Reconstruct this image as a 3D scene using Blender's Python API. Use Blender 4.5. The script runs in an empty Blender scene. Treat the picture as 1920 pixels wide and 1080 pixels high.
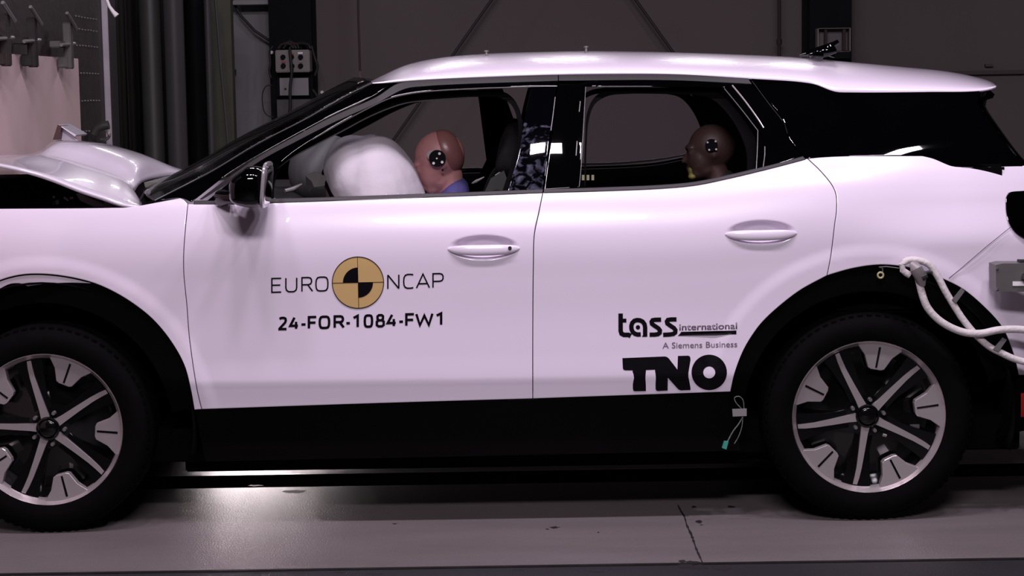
import bpy, bmesh, math, random
from mathutils import Vector, Matrix, Euler
from mathutils.geometry import delaunay_2d_cdt
random.seed(7)
SC = bpy.context.scene
COL = SC.collection

# ------------------------------------------------------------------ camera
FPX = 3560.0
CP = Vector((0.0, -6.3, 1.48))
PIT = math.radians(6.0); ROL = math.radians(0.88)
Fv = Vector((0, math.cos(PIT), -math.sin(PIT)))
R0 = Vector((1, 0, 0)); U0 = Vector((0, math.sin(PIT), math.cos(PIT)))
Rv = math.cos(ROL)*R0 - math.sin(ROL)*U0
Uv = math.sin(ROL)*R0 + math.cos(ROL)*U0
cd = bpy.data.cameras.new('camera'); cam = bpy.data.objects.new('camera', cd); COL.objects.link(cam)
cd.sensor_width = 36; cd.lens = FPX/1920*36; cd.clip_end = 100
cam.matrix_world = Matrix(((Rv.x, Uv.x, -Fv.x, CP.x), (Rv.y, Uv.y, -Fv.y, CP.y), (Rv.z, Uv.z, -Fv.z, CP.z), (0, 0, 0, 1)))
SC.camera = cam
SC.view_settings.view_transform = 'Standard'; SC.view_settings.look = 'None'
SC.view_settings.gamma = 1; SC.view_settings.use_curve_mapping = False
SC.view_settings.exposure = 0.02

# ------------------------------------------------------------------ world and lamps
W = bpy.data.worlds.new('world'); SC.world = W; W.use_nodes = True
W.node_tree.nodes['Background'].inputs[0].default_value = (0.85, 0.75, 0.9, 1)
W.node_tree.nodes['Background'].inputs[1].default_value = 0.008
def area(loc, target, sx, sy, power, col=(1, .88, 1)):
    l = bpy.data.lights.new('hall_lamp', 'AREA'); l.shape = 'RECTANGLE'; l.size = sx; l.size_y = sy
    l.energy = power; l.color = col
    o = bpy.data.objects.new('hall_lamp', l); COL.objects.link(o); o.location = loc
    o.rotation_euler = (Vector(target)-Vector(loc)).to_track_quat('-Z', 'Y').to_euler()
    return o
for lx in (-1.5, -0.62, 0.2, 1.5, 2.4):
    area((lx, -1.62, 4.7), (lx*.8, 0.3, 0.9), .36, .22, 36 if lx < -1 else 47, (1, .86, 1) if lx < 1 else (.96, .86, 1))
area((0.0, -6.6, 4.9), (0, 0, .7), 2.4, .6, 285, (1, .9, .98))            # added fill flood on the camera side, brightens the lower doors
for lx in (-1.6, -.57, .4, 1.46, 2.2):
    area((lx, 6.4, 4.1), (lx*.5, 0.9, 1.3), .5, .13, 15, (1, .92, 1))       # row of lamps behind the car
low_ = area((-1.52, 3.3, .42), (-1.3, .8, 0.02), .75, .3, 1.9, (1, .86, .88)); low_.data.spread = math.radians(48)         # low flood lamp on the far side of the car
area((-3.0, 5.5, 4.6), (-2.6, 8, 1.2), .5, .5, 22, (.85, .87, 1))        # lamp by the back wall

# ------------------------------------------------------------------ materials
def mat(name, col, rough=.5, metal=0, noise=0, nscale=8, coat=0, spec=.5, bump=0, bscale=60, col2=None, emit=None):
    m = bpy.data.materials.new(name); m.use_nodes = True
    nt = m.node_tree; b = nt.nodes['Principled BSDF']
    b.inputs['Base Color'].default_value = (*col, 1); b.inputs['Roughness'].default_value = rough
    b.inputs['Metallic'].default_value = metal; b.inputs['Coat Weight'].default_value = coat
    b.inputs['Coat Roughness'].default_value = .03; b.inputs['Specular IOR Level'].default_value = spec
    tc = nt.nodes.new('ShaderNodeTexCoord')
    if noise or col2:
        n = nt.nodes.new('ShaderNodeTexNoise'); n.inputs['Scale'].default_value = nscale; n.inputs['Detail'].default_value = 6
        nt.links.new(tc.outputs['Object'], n.inputs['Vector'])
        r = nt.nodes.new('ShaderNodeValToRGB')
        r.color_ramp.elements[0].position = .35; r.color_ramp.elements[1].position = .68
        c2 = col2 or tuple(c*(1-noise) for c in col)
        r.color_ramp.elements[0].color = (*c2, 1); r.color_ramp.elements[1].color = (*col, 1)
        nt.links.new(n.outputs['Fac'], r.inputs['Fac']); nt.links.new(r.outputs['Color'], b.inputs['Base Color'])
    if bump:
        n2 = nt.nodes.new('ShaderNodeTexNoise'); n2.inputs['Scale'].default_value = bscale; n2.inputs['Detail'].default_value = 4
        nt.links.new(tc.outputs['Object'], n2.inputs['Vector'])
        bp = nt.nodes.new('ShaderNodeBump'); bp.inputs['Strength'].default_value = bump; bp.inputs['Distance'].default_value = .01
        nt.links.new(n2.outputs['Fac'], bp.inputs['Height']); nt.links.new(bp.outputs['Normal'], b.inputs['Normal'])
    return m
def glass(name, tint, refl):
    m = bpy.data.materials.new(name); m.use_nodes = True; nt = m.node_tree; nt.nodes.clear()
    o = nt.nodes.new('ShaderNodeOutputMaterial'); t = nt.nodes.new('ShaderNodeBsdfTransparent'); g = nt.nodes.new('ShaderNodeBsdfGlossy')
    t.inputs[0].default_value = (*tint, 1); g.inputs['Roughness'].default_value = .02
    g.inputs['Color'].default_value = (.9, .9, .9, 1)
    fr = nt.nodes.new('ShaderNodeFresnel'); fr.inputs[0].default_value = 1.45
    mm = nt.nodes.new('ShaderNodeMath'); mm.operation = 'MULTIPLY'; mm.inputs[1].default_value = refl
    nt.links.new(fr.outputs[0], mm.inputs[0])
    mx = nt.nodes.new('ShaderNodeMixShader'); nt.links.new(mm.outputs[0], mx.inputs[0])
    nt.links.new(t.outputs[0], mx.inputs[1]); nt.links.new(g.outputs[0], mx.inputs[2]); nt.links.new(mx.outputs[0], o.inputs[0])
    return m
PAINT = mat('white_paint', (.74, .66, .78), .28, 0, coat=1, noise=.02, nscale=2)
PAINT_BENT = mat('creased_white_paint', (.58, .53, .61), .3, 0, coat=1, noise=.12, nscale=5, bump=.12, bscale=9)
GBLACK = mat('gloss_black', (.0006, .0005, .0008), .02, 0, noise=.2, spec=.4)
GTRIM = mat('dark_metal_trim', (.020, .018, .020), .42, 0, noise=.1, spec=.2)
BELT = mat('belt_trim', (.024, .020, .023), .45, 0, noise=.1, spec=.25)
SEAL = mat('seal_line', (.10, .095, .10), .35, .2, noise=.1)
BPLAST = mat('black_plastic', (.001, .0009, .001), .75, 0, noise=.3, nscale=30, spec=.04)
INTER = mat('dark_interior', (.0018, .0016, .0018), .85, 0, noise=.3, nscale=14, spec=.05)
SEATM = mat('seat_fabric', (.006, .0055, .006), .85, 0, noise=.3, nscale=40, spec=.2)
RUBBER = mat('tyre_rubber', (.0016, .0015, .0016), .8, 0, noise=.3, nscale=20, spec=.06)
RIMM = mat('machined_rim', (.58, .52, .53), .30, .7, noise=.08, nscale=4)
RIMB = mat('rim_black', (.003, .003, .003), .12, 0, noise=.2, spec=.4)
STEEL = mat('steel', (.35, .33, .33), .35, .8, noise=.15)
DSTEEL = mat('dark_steel', (.03, .027, .026), .45, .5, noise=.35, nscale=12)
HOSE = mat('white_hose', (.62, .57, .58), .6, 0, noise=.12, nscale=25, bump=.3, bscale=90)
TAPE = mat('grey_tape', (.12, .115, .12), .6, 0, noise=.15)
GREYBOX = mat('grey_box', (.17, .16, .16), .4, .5, noise=.15)
SKIN = mat('dummy_skin', (.42, .19, .185), .5, 0, noise=.15, nscale=12)
SKIN_SHADED = mat('dummy_shaded_skin', (.07, .036, .031), .5, 0, noise=.2, nscale=12)  # the pillar's shade on the rear dummy is put into this darker skin
BLUE = mat('blue_suit', (.06, .05, .19), .8, 0, noise=.15, nscale=40)
BLACKC = mat('black_suit', (.01, .009, .01), .9, 0, noise=.2, nscale=40)
BAG = mat('airbag_fabric', (.52, .475, .53), .85, 0, noise=.08, nscale=6, bump=.25, bscale=22)
BAG2 = mat('grey_airbag_fabric', (.42, .41, .43), .85, 0, noise=.1, nscale=8)
INK = mat('black_ink', (.004, .003, .005), .5, 0, noise=.2, spec=.08)
GREYINK = mat('grey_ink', (.15, .11, .16), .5, 0, noise=.1)
GOLD = mat('gold_ink', (.52, .35, .14), .45, 0, noise=.04)
WHITEM = mat('white_plastic', (.75, .72, .74), .5, 0, noise=.05)
YEL = mat('yellow_marker', (.20, .18, .04), .6, 0, noise=.1)
YGR = mat('dim_yellow_marker', (.085, .09, .025), .6, 0, noise=.1)
TEAL = mat('teal_plastic', (.04, .28, .22), .5, 0, noise=.1)
REDM = mat('red_lens', (.35, .01, .01), .2, 0, noise=.1)
RED = mat('red_plastic', (.3, .02, .02), .5, 0, noise=.1)
PLY = mat('plywood', (.62, .46, .46), .7, 0, noise=.14, nscale=3)
WALLM = mat('hall_wall', (.125, .106, .106), .9, 0, noise=.12, nscale=.6, spec=.1)
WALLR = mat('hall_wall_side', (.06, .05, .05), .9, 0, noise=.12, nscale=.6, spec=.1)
PALE = mat('lit_wall_panel', (.22, .215, .225), .85, 0, noise=.12, nscale=.9, spec=.2)
CEILM = mat('ceiling', (.03, .028, .03), .95, 0, noise=.1, spec=.1)
BLKCOL = mat('black_column', (.004, .004, .005), .7, 0, noise=.3, spec=.1)
CURT = mat('dark_curtain', (.032, .032, .026), .75, 0, noise=.25, nscale=2, spec=.2)
CURT2 = mat('grey_duct', (.05, .047, .05), .5, 0, noise=.15, nscale=2, spec=.3)
GTRIMBAR = mat('green_bar', (.034, .035, .018), .6, 0, noise=.2)
WIREM = mat('black_wire', (.008, .006, .007), .6, 0, noise=.2)
PANELG = mat('control_face', (.17, .15, .14), .5, 0, noise=.1)
PAPER = mat('paper', (.26, .25, .26), .8, 0, noise=.08)
STRAP = mat('brown_strap', (.03, .014, .013), .8, 0, noise=.2)
GLASS = glass('side_glass', (.985, .98, .985), .3)
SCREEN = glass('screen_glass', (.55, .56, .56), .5)
REARG = glass('tinted_glass', (.12, .12, .12), .25)

# smudged gloss black for the pillar trim
def smudge_mat():
    m = mat('smudged_gloss_black', (.0035, .0032, .004), .02, 0, spec=.4); nt = m.node_tree; b = nt.nodes['Principled BSDF']
    tc = nt.nodes.new('ShaderNodeTexCoord'); n = nt.nodes.new('ShaderNodeTexNoise'); n.inputs['Scale'].default_value = 34
    n.inputs['Detail'].default_value = 3; n.inputs['Distortion'].default_value = .7
    r = nt.nodes.new('ShaderNodeValToRGB'); r.color_ramp.elements[0].position = .5; r.color_ramp.elements[1].position = .85
    r.color_ramp.elements[0].color = (.0008, .0008, .0015, 1); r.color_ramp.elements[1].color = (.12, .12, .18, 1)
    sp = nt.nodes.new('ShaderNodeSeparateXYZ'); mr = nt.nodes.new('ShaderNodeMapRange')
    mr.inputs['From Min'].default_value = 1.41; mr.inputs['From Max'].default_value = 1.36
    nt.links.new(tc.outputs['Object'], sp.inputs[0]); nt.links.new(sp.outputs['Z'], mr.inputs['Value'])
    mu = nt.nodes.new('ShaderNodeMath'); mu.operation = 'MULTIPLY'
    nt.links.new(tc.outputs['Object'], n.inputs['Vector']); nt.links.new(n.outputs['Fac'], mu.inputs[0]); nt.links.new(mr.outputs[0], mu.inputs[1])
    nt.links.new(mu.outputs[0], r.inputs[0]); nt.links.new(r.outputs[0], b.inputs['Base Color'])
    return m
SMUDGE = smudge_mat()
def floor_mat(name, base, rough0):
    m = mat(name, base, rough0, 0); nt = m.node_tree; b = nt.nodes['Principled BSDF']
    tc = nt.nodes.new('ShaderNodeTexCoord')
    n = nt.nodes.new('ShaderNodeTexNoise'); n.inputs['Scale'].default_value = 2.2; n.inputs['Detail'].default_value = 8
    mp = nt.nodes.new('ShaderNodeMapping'); mp.inputs['Scale'].default_value = (.5, 2.2, 1)
    nt.links.new(tc.outputs['Object'], mp.inputs[0]); nt.links.new(mp.outputs[0], n.inputs['Vector'])
    r = nt.nodes.new('ShaderNodeValToRGB'); r.color_ramp.elements[0].position = .3; r.color_ramp.elements[1].position = .7
    r.color_ramp.elements[0].color = (*[c*.86 for c in base], 1); r.color_ramp.elements[1].color = (*[c*1.08 for c in base], 1)
    nt.links.new(n.outputs[0], r.inputs[0])
    # worn dark chips
    v = nt.nodes.new('ShaderNodeTexNoise'); v.inputs['Scale'].default_value = 5; v.inputs['Detail'].default_value = 10; v.inputs['Roughness'].default_value = .65
    nt.links.new(mp.outputs[0], v.inputs['Vector'])
    rr = nt.nodes.new('ShaderNodeValToRGB'); rr.color_ramp.elements[0].position = .262; rr.color_ramp.elements[1].position = .275
    nt.links.new(v.outputs[0], rr.inputs[0])
    mx = nt.nodes.new('ShaderNodeMixRGB'); mx.blend_type = 'MULTIPLY'; mx.inputs[0].default_value = .9
    nt.links.new(r.outputs[0], mx.inputs[1]); nt.links.new(rr.outputs[0], mx.inputs[2]); nt.links.new(mx.outputs[0], b.inputs['Base Color'])
    n2 = nt.nodes.new('ShaderNodeTexNoise'); n2.inputs['Scale'].default_value = 170; n2.inputs['Detail'].default_value = 3
    nt.links.new(tc.outputs['Object'], n2.inputs['Vector'])
    bp = nt.nodes.new('ShaderNodeBump'); bp.inputs['Strength'].default_value = .6; bp.inputs['Distance'].default_value = .004
    nt.links.new(n2.outputs[0], bp.inputs['Height']); nt.links.new(bp.outputs[0], b.inputs['Normal'])
    return m
FLOORM = floor_mat('floor_paint', (.152, .131, .134), .36)
FLOORD = floor_mat('dark_floor_paint', (.02, .018, .022), .45)

# ------------------------------------------------------------------ object helpers
def tag(o, label=None, cat=None, group=None, kind=None):
    if label: o['label'] = label
    if cat: o['category'] = cat
    if group: o['group'] = group
    if kind: o['kind'] = kind
    return o
def empty(name, loc, label, cat, group=None):
    o = bpy.data.objects.new(name, None); COL.objects.link(o); o.location = loc; o.empty_display_size = .05
    o['_l'] = 1; del o['_l']
    bpy.context.view_layer.update()
    return tag(o, label, cat, group)
def link(name, me, parent=None, smooth=True):
    o = bpy.data.objects.new(name, me); COL.objects.link(o)
    if parent:
        o.parent = parent
        base = Vector((0, 0, 0)); p = parent
        while p: base += p.location; p = p.parent
        o.matrix_parent_inverse = Matrix.Identity(4); o.location = -base
    return o
def mesh(name, verts, faces, m, parent=None, smooth=False, auto=None):
    me = bpy.data.meshes.new(name); me.from_pydata([tuple(v) for v in verts], [], faces); me.update()
    me.materials.append(m)
    if smooth:
        for p in me.polygons: p.use_smooth = True
        if auto:
            me.set_sharp_from_angle(angle=math.radians(auto))
    return link(name, me, parent)
def from_bm(name, bm, m, parent=None, smooth=True, auto=40):
    me = bpy.data.meshes.new(name); bmesh.ops.recalc_face_normals(bm, faces=bm.faces); bm.to_mesh(me); bm.free(); me.materials.append(m)
    if smooth:
        for p in me.polygons: p.use_smooth = True
        me.set_sharp_from_angle(angle=math.radians(auto))
    return link(name, me, parent)
def box_bm(c, s, rot=None, bev=0, bm=None):
    bm = bm or bmesh.new()
    r = bmesh.ops.create_cube(bm, size=1)
    M = Matrix.Translation(c) @ (rot.to_matrix().to_4x4() if rot else Matrix.Identity(4)) @ Matrix.Diagonal((*s, 1))
    bmesh.ops.transform(bm, matrix=M, verts=r['verts'])
    if bev:
        es = list({e for v in r['verts'] for e in v.link_edges})
        bmesh.ops.bevel(bm, geom=es, offset=bev, segments=2, affect='EDGES')
    return bm
def box(name, c, s, m, parent=None, rot=None, bev=0):
    return from_bm(name, box_bm(c, s, rot, bev), m, parent, auto=35)
def tube_bm(pts, r, seg=10, bm=None):
    bm = bm or bmesh.new(); pts = [Vector(p) for p in pts]; n = len(pts)
    rs = r if isinstance(r, (list, tuple)) else [r]*n
    rings = []; up = Vector((0.13, .31, .94))
    for i, p in enumerate(pts):
        t = (pts[min(i+1, n-1)]-pts[max(i-1, 0)]).normalized()
        a = t.cross(up).normalized(); b = t.cross(a).normalized(); up = -b if False else up
        rings.append([bm.verts.new(p+rs[i]*(math.cos(k*2*math.pi/seg)*a+math.sin(k*2*math.pi/seg)*b)) for k in range(seg)])
    for i in range(n-1):
        for k in range(seg):
            bm.faces.new((rings[i][k], rings[i][(k+1) % seg], rings[i+1][(k+1) % seg], rings[i+1][k]))
    bm.faces.new(rings[0][::-1]); bm.faces.new(rings[-1])
    return bm
def tube(name, pts, r, m, parent=None, seg=10):
    return from_bm(name, tube_bm(pts, r, seg), m, parent)
def catmull(pts, step=6.0):
    n = len(pts)
    if n == 2:
        a, b = pts; L = math.dist(a, b); k = max(1, int(L/step))
        return [tuple(a[j]+(b[j]-a[j])*i/k for j in range(len(a))) for i in range(k+1)]
    out = []
    for i in range(n-1):
        p1, p2 = pts[i], pts[i+1]
        p0 = pts[i-1] if i else tuple(2*p1[j]-p2[j] for j in range(len(p1)))
        p3 = pts[i+2] if i+2 < n else tuple(2*p2[j]-p1[j] for j in range(len(p1)))
        # centripetal parametrisation
        d = [max(math.dist(p0, p1), 1e-6)**.5, max(math.dist(p1, p2), 1e-6)**.5, max(math.dist(p2, p3), 1e-6)**.5]
        t0, t1, t2, t3 = 0, d[0], d[0]+d[1], d[0]+d[1]+d[2]
        k = max(1, int(math.dist(p1, p2)/step))
        for q in range(k):
            t = t1+(t2-t1)*q/k
            def L(a, b, ta, tb): return [a[j]*(tb-t)/(tb-ta)+b[j]*(t-ta)/(tb-ta) for j in range(len(a))]
            A1 = L(p0, p1, t0, t1); A2 = L(p1, p2, t1, t2); A3 = L(p2, p3, t2, t3)
            B1 = L(A1, A2, t0, t2); B2 = L(A2, A3, t1, t3)
            out.append(tuple(L(B1, B2, t1, t2)))
    out.append(tuple(pts[-1])); return out
def smooth(a, b, x):
    t = min(1, max(0, (x-a)/(b-a))); return t*t*(3-2*t)
def at(px, py, Y):
    """photo measurement -> the point of the place that stands at depth Y (a number or a surface Y=f(X,Z))"""
    d = Fv + (px-960)/FPX*Rv + (540-py)/FPX*Uv
    if not callable(Y):
        return CP + d*((Y-CP.y)/d.y)
    y = .1
    for _ in range(12):
        p = CP + d*((y-CP.y)/d.y); y = Y(p.x, p.z)
    p = CP + d*((y-CP.y)/d.y); p.y = y
    return p

# ------------------------------------------------------------------ body side surface
WID = 1.86
WZ = .356
XF = at(85.5, 806, 0.03).x; XR = at(1630, 783, 0.03).x
PROF = [(0.0, .16), (.12, .13), (.2, .075), (.28, .040), (.36, .034), (.42, .026), (.49, .0115), (.507, .0075), (.52, .0065), (.60, .0105), (.72, .012), (.84, .006), (.93, 0.0), (.99, .0035), (1.04, .014), (1.09, .032), (1.13, .055), (1.18, .088), (1.30, .163), (1.50, .292), (1.56, .34), (1.65, .42)]
def prof(z):
    if z <= PROF[0][0]: return PROF[0][1]
    if z >= PROF[-1][0]: return PROF[-1][1]
    for i in range(len(PROF)-1):
        if PROF[i][0] <= z <= PROF[i+1][0]: break
    z0, y0 = PROF[i]; z1, y1 = PROF[i+1]; h = z1-z0
    def sl(k):
        a = PROF[max(k-1, 0)]; b = PROF[min(k+1, len(PROF)-1)]; return (b[1]-a[1])/(b[0]-a[0])
    t = (z-z0)/h; m0 = sl(i)*h; m1 = sl(i+1)*h
    return (2*t**3-3*t*t+1)*y0+(t**3-2*t*t+t)*m0+(-2*t**3+3*t*t)*y1+(t**3-t*t)*m1
def S0(x, z):
    zz = z - .045*smooth(.5, 1.15, x)*smooth(.6, .95, z)*(1-smooth(1.15, 1.4, z)) + .0*x
    y = prof(zz) + .018*x*x
    if x > 1.5: y += .28*(x-1.5)**2
    if x < -1.35: y += .22*(x+1.35)**2
    # raised band round each wheel arch
    for cx in (XF, XR):
        r = math.hypot(x-cx, z-WZ-.0)
        y -= .0065*(1-smooth(.545, .595, r))*smooth(.30, .5, z)
    y += .12*smooth(1.12, 1.2, z)*max(0, -(x+.45))
    # haunch over the rear wheel
    y += .03*smooth(1.0, 1.5, x)*smooth(.93, 1.08, z)*(1-smooth(1.12, 1.3, z))
    return y
HNDS = []
for (hx, hy) in ((907, 466), (1427, 438)):
    p = at(hx, hy, S0); HNDS.append((p.x, p.z+.003, .122, .043))
def S(x, z):
    y = S0(x, z)
    for (cx, cz, ax, az) in HNDS:
        e = math.hypot((x-cx)/ax, (z-cz)/az)
        if e < 1: y += .030*(1-smooth(.45, 1.0, e))
    return y

def inset(poly, d):
    n = len(poly); out = []
    for i in range(n):
        a = Vector(poly[i-1]); b = Vector(poly[i]); c = Vector(poly[(i+1) % n])
        e1 = (b-a); e2 = (c-b)
        if e1.length < 1e-9: e1 = e2
        if e2.length < 1e-9: e2 = e1
        n1 = Vector((-e1.y, e1.x)).normalized(); n2 = Vector((-e2.y, e2.x)).normalized()
        m = n1+n2
        if m.length < .2: m = n1
        m.normalize(); k = d/max(.55, m.dot(n1)); q = b+m*k
        out.append((q.x, q.y))
    return out
def inside(poly, x, y):
    c = False; n = len(poly); j = n-1
    for i in range(n):
        xi, yi = poly[i]; xj, yj = poly[j]
        if (yi > y) != (yj > y) and x < (xj-xi)*(y-yi)/(yj-yi)+xi: c = not c
        j = i
    return c
def segs2poly(segs, step=6):
    out = []
    for s in segs:
        s = [tuple(map(float, p)) for p in s]
        c = catmull(s, step)
        for p in c:
            if not out or math.dist(out[-1], p) > .8: out.append(p)
    if math.dist(out[0], out[-1]) < .8: out.pop()
    return out
def panel(name, segs, m, parent, yoff=0.0, thick=.018, gap=.0015, bev=.003, grid=.022, extra=None, both=True, fun=S, world=False, step=6, parent2=None, back=True):
    """sheet panel that follows the body side, with rolled edges and a real thickness; both sides of the car"""
    if world: poly = [tuple(p) for p in segs]
    else: poly = [(q.x, q.z) for q in (at(a, b, lambda x, z: fun(x, z)+yoff) for a, b in segs2poly(segs, step))]
    area2 = sum(poly[i-1][0]*poly[i][1]-poly[i][0]*poly[i-1][1] for i in range(len(poly)))
    if area2 < 0: poly.reverse()
    A = inset(poly, gap) if gap else poly; B = inset(poly, gap+bev)
    xs = [p[0] for p in B]; zs = [p[1] for p in B]; pts = []
    ix = int(min(xs)/grid)-1
    while ix*grid < max(xs):
        iz = int(min(zs)/grid)-1
        while iz*grid < max(zs):
            pts.append((ix*grid+(.5*grid if iz % 2 else 0), iz*grid)); iz += 1
        ix += 1
    for (cx, cz, ax, az) in (extra or []):
        g = .0045; i = -int(ax/g)-2
        while i*g < ax*1.1:
            k = -int(az/g)-2
            while k*g < az*1.1:
                if math.hypot(i*g/ax, k*g/az) < 1.1: pts.append((cx+i*g+.0007, cz+k*g+.0009))
                k += 1
            i += 1
    def ok(p):
        if not inside(B, *p): return False
        lim = (grid*.35)**2
        for b in B:
            if (b[0]-p[0])**2+(b[1]-p[1])**2 < lim: return False
        return True
    pts = [p for p in pts if ok(p)]
    n = len(B)
    vs = [Vector(p) for p in B+pts]
    ov, oe, of, orv, _, _ = delaunay_2d_cdt(vs, [], [list(range(n))], 1, 1e-6)
    idx = {}
    for k, l in enumerate(orv):
        for q in l: idx[q] = k
    V = [(v.x, fun(v.x, v.y)+yoff, v.y) for v in ov]; nv = len(V)
    def nrm(x, z):
        e = .003; return Vector(((fun(x+e, z)-fun(x-e, z))/(2*e), -1, (fun(x, z+e)-fun(x, z-e))/(2*e))).normalized()
    NN = [nrm(v.x, v.y) for v in ov]
    skin = []
    for f in of:
        a, b, c = [ov[i] for i in f[:3]]
        s = (b.x-a.x)*(c.y-a.y)-(b.y-a.y)*(c.x-a.x)
        skin.append(list(f) if s > 0 else list(f)[::-1])
    a0 = len(V); V += [(x, fun(x, z)+yoff+bev, z) for x, z in A]
    c0 = len(V); V += [(x, fun(x, z)+yoff+thick, z) for x, z in A]
    F = list(skin); tags = [0]*len(F)
    for i in range(n):
        j = (i+1) % n
        if i not in idx or j not in idx or idx[i] == idx[j]: continue
        F.append([idx[j], idx[i], a0+i, a0+j]); tags.append(1)
        F.append([a0+j, a0+i, c0+i, c0+j]); tags.append(2)
    if back:
        b0 = len(V); V += [(v.x, fun(v.x, v.y)+yoff+thick, v.y) for v in ov]
        for f in skin: F.append([b0+i for i in f][::-1]); tags.append(3)
        for i in range(n):
            j = (i+1) % n
            if i not in idx or j not in idx or idx[i] == idx[j]: continue
            F.append([c0+j, c0+i, b0+idx[i], b0+idx[j]]); tags.append(3)
    objs = []
    for side in ((0, 1) if both else (0,)):
        if side == 0: VV, FF = V, F
        else: VV = [(x, WID-y, z) for x, y, z in V]; FF = [f[::-1] for f in F]
        me = bpy.data.meshes.new(name); me.from_pydata(VV, [], FF); me.materials.append(m)
        for p in me.polygons: p.use_smooth = True
        ln = [Vector((0, 0, 0))]*len(me.loops)
        for p, t in zip(me.polygons, tags):
            for li in p.loop_indices:
                vi = me.loops[li].vertex_index
                if vi < nv and t in (0, 1):
                    q = NN[vi]; ln[li] = Vector((q.x, q.y if side == 0 else -q.y, q.z))
                elif t == 1:
                    q = NN[idx.get(vi-a0, 0)] if vi >= a0 else NN[0]; fn = p.normal
                    w = Vector((q.x, q.y if side == 0 else -q.y, q.z))*.5+Vector(fn)*.5; ln[li] = w.normalized()
                else: ln[li] = Vector(p.normal)
        me.normals_split_custom_set([tuple(v) for v in ln])
        pr = parent if side == 0 else (parent2 or parent)
        objs.append(link(name, me, pr))
    return objs

# ================================================================== SETTING
def setting(o): o['kind'] = 'structure'; return o
FY1, FY2 = .735, .965          # tow track groove under the middle of the car
def slab(name, x0, x1, y0, y1, z0, z1, m): return setting(box(name, ((x0+x1)/2, (y0+y1)/2, (z0+z1)/2), (x1-x0, y1-y0, z1-z0), m))
bm = bmesh.new()
box_bm((0, (-.50+FY1)/2, -.1), (24, FY1+.50, .2), bm=bm)
box_bm((0, (FY2+8.2)/2, -.1), (24, 8.2-FY2, .2), bm=bm)
fl = setting(from_bm('floor', bm, FLOORM, auto=30))
bm = bmesh.new(); box_bm((0, (-.53-9)/2, -.1), (24, 9-.53, .2), bm=bm); box_bm((0, (FY1+FY2)/2, -.16), (24, FY2-FY1, .04), bm=bm)
fl2 = setting(from_bm('trim_1', bm, FLOORD, auto=30))
bm = bmesh.new(); box_bm((0, -.512, -.004), (24, .02, .012), bm=bm, bev=.002)
setting(from_bm('trim_2', bm, DSTEEL))
bm = bmesh.new(); box_bm((0, FY2+.008, -.008), (24, .016, .018), bm=bm, bev=.002); box_bm((0, FY1-.006, -.009), (24, .012, .016), bm=bm)
setting(from_bm('trim_3', bm, STEEL))
slab('wall_back', -12, 12, 8, 8.2, 0, 6.2, WALLM)
slab('wall_left', -12.2, -12, -9, 8.2, 0, 6.2, WALLR)
slab('wall_right', 12, 12.2, -9, 8.2, 0, 6.2, WALLR)
slab('wall_front', -12, 12, -9.2, -9, 0, 6.2, WALLR)
slab('ceiling', -12.2, 12.2, -9.2, 8.2, 6.2, 6.4, CEILM)
# dark cracks and worn spots in the floor paint
def decal(name, pts, m, z=.0006):
    P = [at(x, y, 0) for x, y in pts]
    out = []
    for (x, y) in pts:
        d = Fv + (x-960)/FPX*Rv + (540-y)/FPX*Uv; t = -(CP.z-z)/d.z; out.append(CP+d*t)
    return out
def floor_strip(bm, pts, w):
    Q = decal('', pts, None); L = []; R = []
    for i, p in enumerate(Q):
        t = (Q[min(i+1, len(Q)-1)]-Q[max(i-1, 0)]).normalized(); nn = Vector((-t.y, t.x, 0)); ww = w*(.5+random.random())
        L.append(bm.verts.new(p+nn*ww)); R.append(bm.verts.new(p-nn*ww))
    for i in range(len(Q)-1): bm.faces.new((L[i], L[i+1], R[i+1], R[i]))
def floor_spot(bm, cx, cy, rx, ry, n=14):
    vs = [bm.verts.new(p) for p in decal('', [(cx+rx*(.5+.7*random.random())*math.cos(2*math.pi*k/n), cy+ry*(.5+.7*random.random())*math.sin(2*math.pi*k/n)) for k in range(n)], None)]
    bm.faces.new(vs)
bm = bmesh.new()
floor_strip(bm, catmull([(1271, 947), (1279, 962), (1283, 968), (1288, 985), (1296, 1002), (1306, 1030), (1318, 1057)], 3), .0035)
floor_strip(bm, catmull([(1277, 960), (1284, 967), (1291, 967)], 3), .003)
for c in ((1310, 978, 7, 3), (1315, 984, 3, 1), (1302, 950, 6, 2.5), (1040, 989, 11, 2.5), (1027, 992, 4, 1), (1285, 1061, 14, 6), (1310, 1063, 18, 5), (1297, 1055, 18, 4), (1355, 1064, 20, 5), (1280, 1052, 8, 3), (975, 1068, 10, 1.5), (1370, 950, 9, 2.5), (553, 921, 22, 4), (480, 910, 16, 2), (1122, 998, 2, 1), (740, 982, 5, 1), (634, 1073, 12, 1.2), (1120, 1072, 14, 1.2), (700, 1076, 18, 1)): floor_spot(bm, *c)
setting(from_bm('trim_4', bm, mat('chipped_patch', (.012, .009, .012), .6, 0, noise=.2), smooth=False))

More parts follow.
